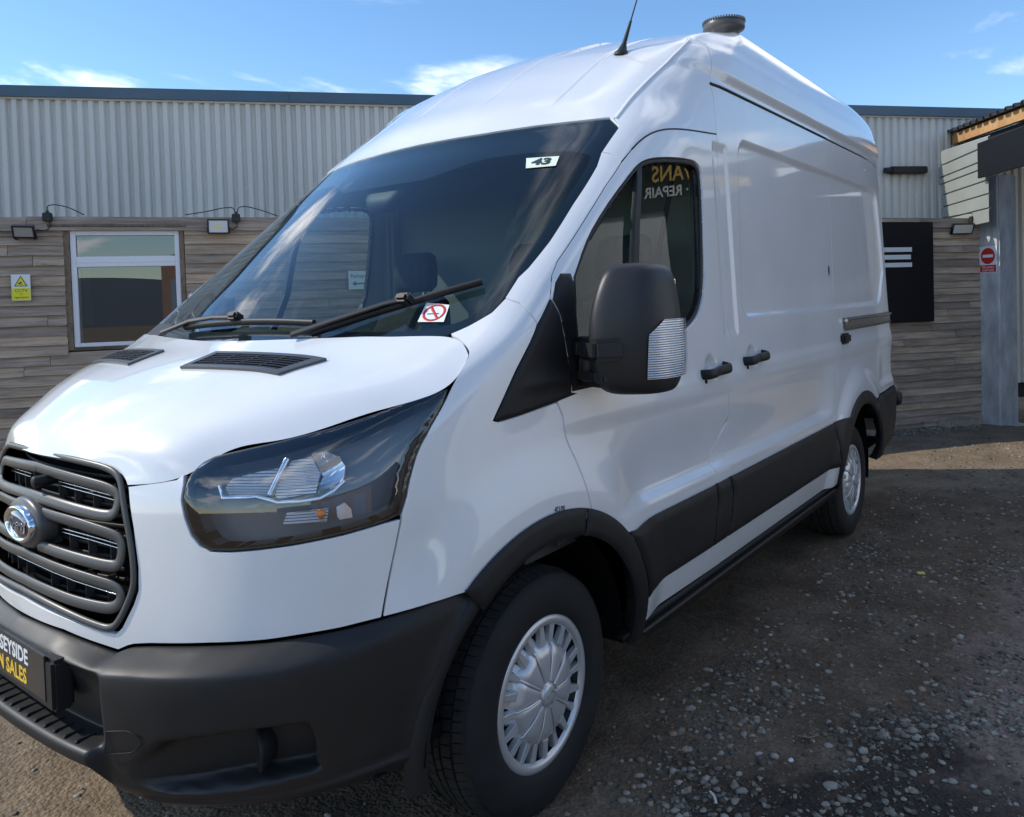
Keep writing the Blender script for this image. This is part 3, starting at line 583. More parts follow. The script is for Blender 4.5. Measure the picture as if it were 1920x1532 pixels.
class Net:
    def __init__(self, A):
        m, n = A.shape[:2]; self.u = np.linspace(0, 1, n); self.v = np.linspace(0, 1, m)
        d = np.linalg.norm(np.diff(A, axis=1), axis=2).mean(0); self.u = np.concatenate([[0], np.cumsum(d)]) / d.sum()
        d = np.linalg.norm(np.diff(A, axis=0), axis=2).mean(1); self.v = np.concatenate([[0], np.cumsum(d)]) / d.sum()
        Q = A.transpose(1, 0, 2); c0 = (Q[1] - Q[0]) / self.u[1]; c0[:,0] = 0; c0[:,2] = 0
        B = np.stack([Q, spl_slopes(self.u, Q, c0, None)], 0).transpose(2, 0, 1, 3); self.A = B; self.M = spl_slopes(self.v, B)
    def __call__(self, u, v, off=None):
        u = np.asarray(u, float); v = np.asarray(v, float)
        i = np.clip(np.searchsorted(self.v, v, side='right') - 1, 0, len(self.v) - 2); h = self.v[i+1] - self.v[i]; q = (v - self.v[i]) / h; q2 = q*q; q3 = q2*q; w = [2*q3-3*q2+1, (q3-2*q2+q)*h, -2*q3+3*q2, (q3-q2)*h]
        j = np.clip(np.searchsorted(self.u, u, side='right') - 1, 0, len(self.u) - 2); hs = self.u[j+1] - self.u[j]; p = (u - self.u[j]) / hs; p2 = p*p; p3 = p2*p; ws = [(0,0,2*p3-3*p2+1), (1,0,(p3-2*p2+p)*hs), (0,1,-2*p3+3*p2), (1,1,(p3-p2)*hs)]
        out = np.zeros((len(u), 3))
        for k, dj, wk in ws: out += wk[:,None] * (w[0][:,None]*self.A[i,k,j+dj] + w[1][:,None]*self.M[i,k,j+dj] + w[2][:,None]*self.A[i+1,k,j+dj] + w[3][:,None]*self.M[i+1,k,j+dj])
        # raised centre of the bonnet: a soft step along a line that runs from the badge corner to the vents' outer ends
        yl = .30 + .34 * v; d = .004 * (1 - sstep(yl - .07, yl + .06, -out[:,1])) * sstep(.02, .3, v); out[:,2] += d
        if off is not None: out = out + self.nrm(u, v) * np.reshape(off, (-1, 1))
        return out
    def nrm(self, u, v, off=None, e=1e-3):
        u = np.clip(u, e, 1 - e); v = np.clip(v, e, 1 - e); a = self(u+e, v) - self(u-e, v); b = self(u, v+e) - self(u, v-e); n = np.cross(a, b); n /= np.maximum(np.linalg.norm(n, axis=1, keepdims=True), 1e-12); return n * np.sign(n[:,2:3] + 1e-9)
HOOD = Net(_hood_net())
def _hood():
    m, n = 70, 60; u = np.linspace(0, 1, m); v = np.linspace(0, 1, n); U, Vv = np.meshgrid(u, v, indexing='ij'); P = HOOD(U.ravel(), Vv.ravel()); N = HOOD.nrm(U.ravel(), Vv.ravel()); N[:n,1] = 0
    P[:n,1] = 0; F = [(i*n+j, (i+1)*n+j, (i+1)*n+j+1, i*n+j+1) for i in range(m-1) for j in range(n-1)]
    loop = [i*n for i in range(m)] + [(m-1)*n+j for j in range(1, n)] + [i*n+n-1 for i in range(m-2, -1, -1)]
    L = np.array(loop); A = P[L]; nn = N[L]; t = np.gradient(A, axis=0); t /= np.linalg.norm(t, axis=1, keepdims=True); on = np.cross(t, nn); k = len(P); q = len(L)
    c = P.mean(0); s = np.sign(((A - c) * on).sum(1)); on *= s[:,None]
    dn = -nn * .014 - on * .002
    V = np.concatenate([P, A, A + dn]); NN = np.concatenate([N, on*.8 + nn*.6, on]); F += [(k+i, k+i+1, k+q+i+1, k+q+i) for i in range(q-1)]
    n0 = len(V); V = np.concatenate([V, V*[1,-1,1]]); NN = np.concatenate([NN, NN*[1,-1,1]]); F += [tuple(i+n0 for i in f[::-1]) for f in F]
    NN /= np.linalg.norm(NN, axis=1, keepdims=True); mesh_obj('bonnet', V, F, WHITE, VAN, normals=NN)
_hood()
# windscreen: glass over a black printed border
WS_BOT = 1.385
ws_poly = [(0, b['glass_top'][0][1])] + b['glass_top'][1:] + b['glass_side'][1:] + [st_yz(.80, 1.392), st_yz(.6, WS_BOT), st_yz(.3, WS_BOT), (0, tz(WS_BOT))]
patch('windscreen', ws_poly, 'windscreen_glass', VAN, h=.03, both=True, depth=0, gap=.004, off=-.003)
fr_in = smooth_poly(b['frit_top'] + b['frit_side'] + [st_yz(.70, 1.425), st_yz(.4, 1.43), (0, tz(1.43))], 2)
frit_poly = [(0, b['glass_top'][0][1])] + b['glass_top'][1:] + b['glass_side'][1:] + [st_yz(.80, 1.392), st_yz(.6, WS_BOT), st_yz(.3, WS_BOT), (0, tz(WS_BOT))] + fr_in[::-1][:1] + fr_in[::-1][1:-1] + [(0, b['frit_top'][0][1])]
patch('windscreen_border', frit_poly, 'frit_black', VAN, h=.03, both=True, depth=0, gap=.003, off=-.007)
# ------------------------------------------------------------------ bumper
_bp = np.array([(-.008,0),(-.002,.18),(.010,.33),(.030,.45),(.066,.56),(.125,.67),(.215,.775),(.335,.868),(.48,.932),(.63,.975),(.78,1.005),(.90,1.02)])
_bl = np.concatenate([[0], np.cumsum(np.linalg.norm(np.diff(_bp, axis=0), axis=1))]); _bm = spl_slopes(_bl, _bp, np.array([0, 1.]), None)
def bplan(q):
    q = np.asarray(q, float); return np.stack([spl_eval(_bl, _bp[:,k], _bm[:,k], q) for k in (0, 1)], -1)
def chaikin(P, n=2):
    P = np.asarray(P, float)
    for _ in range(n):
        Q = [P[0]]
        for a, c in zip(P[:-1], P[1:]): Q += [a*.8 + c*.2, a*.2 + c*.8]
        P = np.array(Q + [P[-1]])
    return P
BC = [(0,.674),(-.012,.660),(-.034,.60),(-.050,.518),(-.050,.505),(.018,.500),(.028,.490),(.026,.466),(.004,.447),(-.09,.444)]
def _bumper():
    wl = np.array([SKIN(np.array([s]), np.array([t]))[0] for s, t in [(0, tz(.712))] + b['white_low'][2:] + b['white_low2']]); wl[:,1] *= -1
    wa = wl[:,1]                                                # white edge by |y|
    qs = np.concatenate([np.linspace(0, .34, 26), np.linspace(.35, .62, 40), np.linspace(.63, _bl[-1] - .02, 80)])
    cols = []
    for q in qs:
        p = bplan([q])[0]; d = (bplan([q+.004])[0] - bplan([q-.004 if q > .004 else 0])[0]); d /= np.linalg.norm(d); n = np.array([-d[1], d[0]])   # outward in plan (x, |y|)
        y = p[1]; zc = float(np.interp(y, [0,.42,.52,.8,.9,.98,1.03], [.674,.672,.685,.696,.712,.748,.765]))
        w = float(sstep(.418, .450, y)); Bs = [(0,zc),(.004,zc-.02),(.006,.635),(.004,.58),(.0,.53),(-.004,.49),(-.008,.45),(-.018,.405),(-.05,.368),(-.12,.352)]
        P = [((1-w)*a[0] + w*c[0], (1-w)*a[1] + w*c[1]) for a, c in zip(BC, Bs)]
        # plate seat in the middle section
        wx = float(np.interp(y, wa, wl[:,0])); wz = float(np.interp(y, wa, wl[:,2]))
        prof = [(None, wz - .012), (None, wz - .002)] + P
        o = []
        for i, (of, z) in enumerate(prof):
            if of is None: o.append((wx + (.012 if i == 0 else -.004), y + (-.008 if i == 0 else .003) * float(sstep(.3, .9, y)), z))
            else: o.append((p[0] + n[0]*of, p[1] + n[1]*of, z))
        cols.append(chaikin(o, 2))
    A = np.array(cols)                                          # (cols, rows, 3) with |y|
    # finer rows
    m = A.shape[1]; L = np.linspace(0, m-1, 84); i = np.minimum(L.astype(int), m-2); f = (L - i)[None,:,None]; A = A[:,i]*(1-f) + A[:,i+1]*f
    x, y, z = A[...,0], A[...,1], A[...,2]
    # air scoop beside the fog lamp
    zlo = np.interp(y, [.5,.6,.75,.9], [.425,.412,.430,.450]); zhi = np.interp(y, [.5,.6,.75,.9], [.47,.545,.570,.572])
    mk = sstep(.50, .585, y) * (1 - sstep(.842, .850, y)) * sstep(zlo, zlo + .018, z) * (1 - sstep(zhi - .022, zhi, z)); dep = .02 + .085 * sstep(.50, .74, y)
    nx = np.interp(y, [0,.5,.7,.85,1.0], [1,.95,.8,.55,.1]); A[...,0] = x + mk*dep*nx; A[...,1] = y - mk*dep*(1-nx)*.5
    # lower lip
    zl = np.interp(A[...,1], [.45,.55,.80,.93,.97], [.372,.385,.398,.415,.485]); lip = (1 - sstep(zl, zl + .010, z)) * sstep(.46, .55, y); A[...,0] -= .010*lip*nx; A[...,1] += .012*lip*(1-nx)
    # edge at the wheel opening: pull the columns back to the arch and roll the lip out
    xe_ = 1.015 - np.sqrt(np.maximum(.478**2 - (z - .37)**2, .09**2)); xe_ = np.minimum(xe_, .745)
    over = A[...,0] > xe_; A[...,0] = np.minimum(A[...,0], xe_)
    yb_ = np.interp(xe_, _bp[:,0], _bp[:,1]); 
    near = np.clip(1 - (xe_ - A[...,0]) / .05, 0, 1); A[...,1] = np.where(over, yb_, A[...,1]) + .010 * sstep(0, 1, near) * sstep(.5, .6, y)
    V = A.copy(); V[...,1] *= -1
    n, m = V.shape[:2]; F = [(i*m+j, i*m+j+1, (i+1)*m+j+1, (i+1)*m+j) for i in range(n-1) for j in range(m-1)]
    # turned-in edge at the arch
    last = V[-1]; inn = last + np.array([.0, .09, 0]); W_ = np.concatenate([V.reshape(-1,3), inn]); k = n*m; F += [((n-1)*m+j, (n-1)*m+j+1, k+j+1, k+j) for j in range(m-1)]
    n0 = len(W_); W2 = np.concatenate([W_, W_*[1,-1,1]]); F += [tuple(i+n0 for i in f[::-1]) for f in F]
    o = mesh_obj('bumper', W2, F, 'grey_plastic', VAN, smooth=True); return o
BUMPER = _bumper()
# ribs of the bumper step with their pins
for k in range(-9, 10):
    y = k * .046
    if abs(y) > .41: continue
    xf = float(np.interp(abs(y), _bp[:,1], _bp[:,0])); m = MB(); m.tube([(xf+.030, y, .503), (xf-.010, y, .5035)], .0035, 6); m.lathe([(0, .006), (.004, .005), (.0045, 0)], 8, Matrix.Translation((xf-.013, y, .4995))); m.build('step_rib', 'black_plastic', BUMPER)
# tow-eye cover and fog lamp blank
def on_bumper(y, z, off=0): xf = float(np.interp(abs(y), _bp[:,1], _bp[:,0])); return Vector((xf - off, y, z))
m = MB(); pts = []
for a, c in ((-.462,.545),(-.520,.556),(-.556,.548),(-.560,.530),(-.530,.508),(-.455,.490)): pts.append(on_bumper(a, c, .004))
m.tube(pts + [pts[0]], .0012, 5); m.build('tow_eye_cover', 'black_plastic', BUMPER)
for sy in (-1, 1):
    M = frame((.258, sy*.728, .495), (-.43*1, sy*.9, 0), (0, 0, 1), (-.9, sy*.43, 0)); m = MB(); m.lathe([(0,.018),(.034,.018),(.040,.022),(.046,.022),(.050,.012),(.050,-.06)], 36, M); m.build('fog_lamp_cover', 'black_plastic', BUMPER)
    m = MB()
    for k in range(4): m.box((.385 + k*.001, sy*(.812 + .002*k), .445 + k*.032), (.07, .035, .009), Matrix.Rotation(sy*-.95, 3, 'Z'))
    m.box((.41, sy*.845, .495), (.012, .02, .13)); m.build('scoop_vane', 'black_plastic', BUMPER, bevel=.002, segs=1)
# ------------------------------------------------------------------ number plate
mat('plate_black', (.02,.021,.023), rough=.35, coat=.5, spec=.5); mat('plate_white', (.75,.76,.78), rough=.4); mat('plate_gold', (.80,.52,.05), rough=.4); mat('clear_film', (.35,.35,.35), rough=.2)
m = MB(); m.box((-.016, 0, .628), (.006, .522, .113), bev=.002); PLATE = m.build('number_plate', 'plate_black', VAN)
MP = frame((-.0195, 0, .628), (0,-1,0), (0,0,1), (-1,0,0))
text_obj('plate_lettering', 'MERSEYSIDE', .052, MP @ Matrix.Translation((.028,.024,0)), 'plate_white', PLATE, .0006, bold=.0012, space=1.0, xs=.98)
text_obj('plate_lettering', 'VAN SALES', .052, MP @ Matrix.Translation((.028,-.027,0)), 'plate_gold', PLATE, .0006, bold=.0012, space=1.0, xs=.98)
m = MB(); m.box((.008, 0, .615), (.05, .60, .125), bev=.008); m.build('plate_plinth', 'grey_plastic', VAN)
# ------------------------------------------------------------------ grille
def nose_pt(y, z, off=0.0):
    s, t = st_yz(y, z); P = SKIN(np.array([s]), np.array([t]))[0]; n = base_n(np.array([s]), np.array([t]))[0]; p = P + n*off; p[1] = math.copysign(1, y) * abs(p[1]) if y else 0.; return Vector(p)
mat('bar_plastic', (.075,.073,.070), rough=.36, spec=.5, bmp=(700,.08)); mat('chrome', (.80,.81,.83), rough=.08, metal=1.0); mat('chrome_soft', (.62,.63,.65), rough=.22, metal=1.0)
GR = empty('grille', (0,0,0), parent=VAN)
gp = [(0, tz(1.132))] + [st_yz(.12,1.138), st_yz(.25,1.133), st_yz(.335,1.124), st_yz(.372,1.105)] + b['grille'][:10] + [(0, tz(.757))]
patch('grille_shell', gp, 'dark_void', GR, h=.02, both=True, off=-.075, depth=-.07, gap=.004)
def bar_path(pts, off, r, flat=(1.0, .40), name='grille_bar', material='bar_plastic', n=10):
    P = [nose_pt(y, z, off) for y, z in pts]; m = MB(); m.tube(P, r, n, flat=(flat[0], flat[1], (-1, 0, 0))); return m.build(name, material, GR)
def half_loop(top, end, bot):
    run = smooth_poly(list(top) + list(end) + list(bot), 2); left = [(-y, z) for y, z in run]; return left, run
LOOPS = [([(0,1.094),(.16,1.087),(.29,1.076),(.335,1.069)], [(.366,1.058),(.370,1.030),(.360,1.008)], [(.325,1.005),(.25,1.011),(.11,1.020),(0,1.022)]),
         ([(.085,.986),(.23,.981),(.316,.970),(.36,.963)], [(.392,.953),(.396,.918),(.388,.890)], [(.355,.887),(.268,.893),(.13,.900),(.075,.902)]),
         ([(0,.868),(.14,.861),(.27,.853),(.348,.845),(.375,.841)], [(.402,.830),(.398,.803),(.376,.788)], [(.341,.786),(.246,.789),(.14,.796),(0,.800)])]
for i, (a, e, c) in enumerate(LOOPS):
    near, far = half_loop(a, e, c)
    if i == 1:
        bar_path(near, -.006, .0145); bar_path(far, -.006, .0145)
    else: bar_path(near + [(-y, z) for y, z in near[::-1]][1:-1] + [near[0]], -.006, .0145)
fr = smooth_poly([(0,1.128),(.12,1.128),(.25,1.122),(.325,1.113),(.362,1.096),(.384,1.062),(.425,.95),(.440,.875),(.438,.835),(.405,.765),(.378,.741),(.33,.745),(.215,.762),(.10,.773),(0,.776)], 2)
bar_path(fr + [(-y, z) for y, z in fr[::-1]][1:], .0, .009, (1.0, .7), 'grille_surround')
for pts in ([(.09,1.063),(.21,1.058),(.345,1.044)], [(.14,.945),(.264,.940),(.385,.926)], [(0,.840),(.11,.837),(.212,.831),(.385,.814)]):
    for sy in (-1, 1):
        for dz in (-.0045, .0045): bar_path([(sy*y, z+dz) for y, z in pts], -.03, .0018, (1, 1), 'grille_chrome_strip', 'chrome_soft', 6)
for z0 in (1.062, .942, .832):
    for y in np.arange(-.33, .34, .082):
        if abs(y) > .03:
            m = MB(); m.box(nose_pt(y, z0 - abs(y)*.04, -.045), (.02, .003, .07)); m.build('grille_rib', 'bar_plastic', GR)
for z0 in np.arange(.79, 1.11, .026):
    m = MB(); m.tube([nose_pt(y, z0, -.055) for y in np.linspace(-.36, .36, 13)], .006, 6, flat=(1, .4, (-1,0,0))); m.build('grille_slat', 'black_plastic', GR)
m = MB(); m.lathe([(0,.03),(.012,.03),(.0145,.027),(.0145,-.03)], 20, frame(nose_pt(-.055,1.066,-.01), (0,-1,0), (0,0,1), (-1,0,0))); m.build('grille_sensor', 'black_plastic', GR)
# badge
mat('badge_blue', (.010,.020,.075), rough=.12, coat=1, spec=.5)
EMB = empty('badge', (0,0,0), parent=VAN)
def oval(a, c, prof, nm, material, n=64):
    m = MB(); V = []; F = []
    for (r, h) in prof:
        for k in range(n):
            q = 2*math.pi*k/n; V.append((.052 - h, -(a+r)*math.cos(q), .950 + (c+r)*math.sin(q)))
    for i in range(len(prof)-1):
        for k in range(n): F.append((i*n+k, i*n+(k+1) % n, (i+1)*n+(k+1) % n, (i+1)*n+k))
    m.add(V, F, True); m.add(V[-n:], [tuple(range(n))]); return m.build(nm, material, EMB)
oval(.086, .046, [(.022,-.035),(.022,.0),(.016,.010),(-.02,.010)], 'badge_mount', 'bar_plastic')
oval(.079, .042, [(.006,.008),(.006,.022),(.003,.0265),(-.002,.0265),(-.006,.022)], 'badge_ring', 'chrome')
oval(.074, .037, [(.0,.018),(-.004,.0235),(-.03,.0255),(-.04,.026)], 'badge_face', 'badge_blue')
text_obj('badge_script', 'Ford', .050, frame((.0245,0,.948), (0,-1,0), (0,0,1), (-1,0,0)), 'chrome_soft', EMB, .0010, shear=.30, xs=1.15)
# ------------------------------------------------------------------ headlamps
mat('reflector', (.88,.89,.91), rough=.14, metal=.75); mat('lamp_housing', (.17,.175,.185), rough=.30, spec=.5); mat('amber_bulb', (.85,.22,.01), rough=.2, coat=.6); mat('seal_rubber', (.012,.012,.013), rough=.55)
def _ridged(name):
    m_, nt, bs = _nt(name); setp(bs, color=(.88,.89,.91), rough=.16, metal=.55); w = nt.nodes.new('ShaderNodeTexWave'); w.wave_type = 'BANDS'; w.bands_direction = 'Z'; w.inputs['Scale'].default_value = 46; tc = nt.nodes.new('ShaderNodeTexCoord'); nt.links.new(tc.outputs['Object'], w.inputs['Vector']); bump(nt, bs, w.outputs['Fac'], .8, .004)
_ridged('ridged_reflector')
def headlamp():
    H = empty('headlamp', (0,0,0), parent=VAN)
    lens = inset(densify(np.array(HL) * [KS, 1], .012), .003) / [KS, 1]; inn = inset(densify(np.array(HL) * [KS, 1], .012), .007) / [KS, 1]
    patch('lamp_housing', [tuple(p) for p in inn], 'lamp_housing', H, h=.02, off=-.085, depth=-.08, gap=0)
    patch('lamp_seal', HL, 'seal_rubber', H, h=.012, off=-.003, gap=.0015, depth=.03, holes=[[tuple(p) for p in inn]])
    patch('lens', [tuple(p) for p in lens], 'lens_glass', H, h=.016, off=.002, depth=0, gap=.001, round_=(.02,.004))
    A = b['refl_l']; patch('park_reflector', A, 'ridged_reflector', H, h=.012, off=-.060, gap=.001, depth=.01, crown=lambda V: -.022*np.ones(len(V))*0)
    B_ = b['refl_r']; c0 = np.array(B_).mean(0) * [KS, 1]; patch('main_reflector', B_, 'reflector', H, h=.010, off=-.030, gap=.001, depth=.01, crown=lambda V: -.045*np.maximum(0, 1 - ((V - c0)**2).sum(1)/.0055))
    B2 = b['refl_fan']; patch('main_reflector_fan', B2, 'ridged_reflector', H, h=.010, off=-.040, gap=.001, depth=.01)
    P = [body(np.array([s]), np.array([t]), -.03)[0] for s, t in b['refl_strip']]; m = MB(); m.tube(P, .0045, 8, flat=(1,.5,(-.5,-.8,0))); m.build('lamp_trim_strip', 'chrome', H)
    P = [body(np.array([s]), np.array([t]), -.022)[0] for s, t in b['refl_div']]; m = MB(); m.tube(P, .007, 8, flat=(1,.5,(-.5,-.8,0))); m.build('lamp_divider', 'chrome', H)
    P = b['turn']; patch('turn_reflector', P, 'ridged_reflector', H, h=.010, off=-.045, gap=.001, depth=.008)
    P = b['turn2']; patch('turn_reflector', P, 'reflector', H, h=.010, off=-.045, gap=.001, depth=.008)
    q = body(np.array([b['bulbs'][0][0]]), np.array([b['bulbs'][0][1]]), -.032)[0]; m = MB(); m.lathe([(0,.014),(.007,.012),(.0105,.006),(.011,-.004),(.008,-.02)], 18, frame(q, (.8,-.5,0), (0,0,1), (-.5,-.8,.1))); m.build('turn_bulb', 'amber_bulb', H)
    return H
HEAD = headlamp(); mirror_copy(HEAD)
# ------------------------------------------------------------------ plastic trims along the side
def both_sides(o): mirror_copy(o); return o
def ring_poly(cx, cz, ri, ro, a0, a1, n=44): return arc_st(cx, cz, ro, a0, a1, n) + arc_st(cx, cz, ri, a1, a0, n)
arch_pieces = [('wheel_arch_trim', ring_poly(1.015,.37,.452,.533,130,74)), ('wheel_arch_trim', ring_poly(1.015,.37,.452,.533,73.4,-2))]
for nme, poly in arch_pieces: both_sides(patch(nme, poly, 'black_plastic', VAN, h=.011, off=.013, gap=.001, depth=.06, round_=(.030,.008)))
rear_arch = arc_st(4.30,.345,.535,128,64) + [st_xz(4.62,.785)] + arc_st(4.30,.345,.452,56,178)[:] + [st_xz(3.795,.42), st_xz(3.78,.55), st_xz(3.735,.74), st_xz(3.74,.768), st_xz(3.86,.772)]
both_sides(patch('wheel_arch_trim', rear_arch, 'black_plastic', VAN, h=.012, off=.013, gap=.001, depth=.06, round_=(.025,.008)))
rb = [st_xz(4.66,.786), st_xz(4.72,.795), st_xz(5.38,.805), st_xz(5.405,.70), st_xz(5.40,.55), st_xz(5.36,.42), st_xz(4.90,.37), st_xz(4.735,.38)] + arc_st(4.30,.345,.456,4,60,14)
both_sides(patch('rear_bumper_corner', rb, 'black_plastic', VAN, h=.018, off=.016, gap=.001, depth=.05, round_=(.03,.012)))
m = MB(); m.lathe([(0,.05),(.04,.05),(.055,.03),(.055,-.03),(.04,-.05),(0,-.05)], 20, frame((5.50,-.98,.69), (1,0,0), (0,0,1), (0,-1,0))); m.box((5.45,0,.62), (.12,1.86,.16), bev=.02); m.build('rear_bumper', 'black_plastic', VAN)
mould = [('door_moulding', arc_st(1.015,.37,.534,46,14,16) + [st_xz(1.56,.513), st_xz(2.085,.515), st_xz(2.10,.60), st_xz(2.118,.68), st_xz(2.108,.757), st_xz(1.50,.757), st_xz(1.44,.752)]),
         ('pillar_moulding', [st_xz(2.092,.515), st_xz(2.108,.60), st_xz(2.125,.68), st_xz(2.115,.757), st_xz(2.243,.759), st_xz(2.265,.69), st_xz(2.255,.60), st_xz(2.225,.517)]),
         ('door_moulding', [st_xz(2.235,.517), st_xz(2.262,.60), st_xz(2.273,.69), st_xz(2.252,.759), st_xz(3.722,.766), st_xz(3.735,.70), st_xz(3.765,.56), st_xz(3.772,.517)])]
for nme, poly in mould: both_sides(patch(nme, poly, 'black_plastic', VAN, h=.014, off=.015, gap=.001, depth=.02, round_=(.035,.008)))
for sy in (-1, 1):
    m = MB(); X0_, X1_ = 1.47, 3.86
    prof = [(.93,.402),(1.000,.400),(1.008,.394),(1.008,.384),(.995,.380)]; n_ = len(prof)
    V = [(X0_ + (0 if i < 2 else .0), sy*y, z) for i, (y, z) in enumerate(prof)] + [(X1_, sy*y, z) for y, z in prof]; m.add(V, [(i, i+1, n_+i+1, n_+i) for i in range(n_-1)])
    prof = [(.955,.378),(1.018,.374),(1.022,.366),(.995,.318),(.94,.31)]; V = [(X0_ + .03 + .03*i*i*.4, sy*y, z) for i, (y, z) in enumerate(prof)] + [(X1_, sy*y, z) for y, z in prof]; m.add(V, [(i, i+1, n_+i+1, n_+i) for i in range(n_-1)])
    m.box((X0_-.02, sy*1.0, .388), (.06,.02,.012)); m.build('sill', 'black_plastic', VAN)
for sy in (-1, 1):                                             # arch lip on the bumper
    P = []
    for th in np.linspace(128, 186, 30):
        row = []
        for r_, of in ((.446,-.05),(.452,.004),(.460,.014),(.472,.018),(.486,.017),(.497,.010),(.503,-.012)):
            a_ = math.radians(th); x = 1.015 + r_*math.cos(a_); z = .37 + r_*math.sin(a_); row.append((x, sy*(float(np.interp(x, _bp[:,0], _bp[:,1])) - .004*float(sstep(.50,.36,z)) + of), z))
        P.append(row)
    grid_obj('arch_lip', np.array(P), 'black_plastic', BUMPER)
# underbody and wheel wells
m = MB(); m.box((2.9, 0, .40), (4.9, 1.80, .04)); m.box((.42,0,.50), (.5,1.2,.1)); m.build('underbody', 'dark_void', VAN)
for cx in (1.015, 4.30):
    for sy in (-1, 1):
        P = np.array([[(cx + .475*math.cos(a), sy*y, .36 + .475*math.sin(a)) for y in (.97,.5)] for a in np.linspace(-.05 if cx < 2 else -.25, math.pi-.05, 30)]); o = grid_obj('wheel_well', P, 'dark_void', VAN)
        m = MB(); m.add([(cx + .48*math.cos(a), sy*.52, .36 + .48*math.sin(a)) for a in np.linspace(-.05 if cx < 2 else -.25, math.pi-.05, 30)], [tuple(range(30))]); m.build('wheel_well', 'dark_void', VAN)
# a white rear, closing the load space
m = MB(); ys_ = [SKIN(np.array([st_xz(XR, z)[0]]), np.array([tz(z)]))[0] for z in np.linspace(.45, 2.80, 24)]; ys_ = rear_taper(np.array(ys_) + np.array([.02,0,0])); V = [(XR+.01, p[1]*.985, p[2]) for p in ys_] + [(XR+.01, -p[1]*.985, p[2]) for p in ys_[::-1]]; m.add(V, [tuple(range(len(V)))]); m.build('rear_doors', WHITE, VAN)
for x_, nm in ((2.33, 'bulkhead'),):
    m = MB(); V = [(x_, y, z) for y, z in ((-.97,.5),(.97,.5),(.95,1.4),(.90,2.2),(.78,2.52),(-.78,2.52),(-.90,2.2),(-.95,1.4))]; m.add(V, [tuple(range(8))]); mat('bulkhead_grey', (.24,.27,.26), rough=.7); m.build(nm, 'bulkhead_grey', VAN)
# ------------------------------------------------------------------ side glass, seals, mirror sail
def shrink(poly, d): return [tuple(p) for p in inset(densify(np.array(poly) * [KS, 1], .012), d) / [KS, 1]]
win_in = shrink(DOOR_WIN, .024)
SEAL = patch('window_seal', DOOR_WIN, 'seal_rubber', DOOR, h=.012, off=-.004, gap=.001, depth=.03, holes=[win_in], round_=(.012,.006))
_wp = np.array([SKIN(np.array([s_]), np.array([t_]))[0] for s_, t_ in DOOR_WIN]); _A = np.stack([np.ones(len(_wp)), _wp[:,0], _wp[:,2], _wp[:,2]**2*.15], 1); _cf = np.linalg.lstsq(_A, _wp[:,1], rcond=None)[0]
def glass_surf(s_, t_, off=0.0):
    P = SKIN(s_, t_); P[:,1] = _cf[0] + _cf[1]*P[:,0] + _cf[2]*P[:,2] + _cf[3]*P[:,2]**2*.15 + .024; return P
def glass_nrm(s_, t_, off=0.0):
    P = SKIN(s_, t_); n = np.stack([np.full(len(P), _cf[1]), np.full(len(P), -1.), _cf[2] + _cf[3]*.3*P[:,2]], 1); return n/np.linalg.norm(n, axis=1, keepdims=True)
patch('window_glass', shrink(DOOR_WIN, .016), 'side_glass', DOOR, h=.03, gap=0, depth=0, surf=glass_surf, nsurf=glass_nrm)
ws0, ws1, ws2 = b['win_split']; w_ = .0075
split = [(ws0[0]-w_, ws0[1]+.01), (ws0[0]+w_, ws0[1]+.01), (ws1[0]+w_, ws1[1]), (ws2[0]+w_, ws2[1]), (ws2[0]+w_-.002, tz(1.34)), (ws2[0]-w_-.002, tz(1.34)), (ws2[0]-w_, ws2[1]), (ws1[0]-w_, ws1[1])]
patch('window_post', split, 'seal_rubber', DOOR, h=.02, off=-.012, gap=0, depth=.02)
sail1 = b['tri_front'] + b['tri_bot'][1:5] + b['tri_split'][::-1] + [b['door_gap_a'][1]]
both_sides(patch('mirror_sail', sail1, 'black_plastic', VAN, h=.012, off=.007, gap=.002, depth=.02, round_=(.02,.006), crown=lambda V: .010*np.exp(-((V[:,1] - tz(1.27))/.03)**2)*np.clip((V[:,0] - b['tri_split'][3][0]*KS + .22)/.1, 0, 1)))
sail2 = [b['tri_split'][0]] + b['tri_split'][1:] + b['tri_bot'][5:6] + [b['win_corner'][i] for i in range(len(b['win_corner']))]
patch('door_mirror_sail', sail2, 'black_plastic', DOOR, h=.012, off=.006, gap=.002, depth=.02, round_=(.012,.005))
mirror_copy(DOOR)
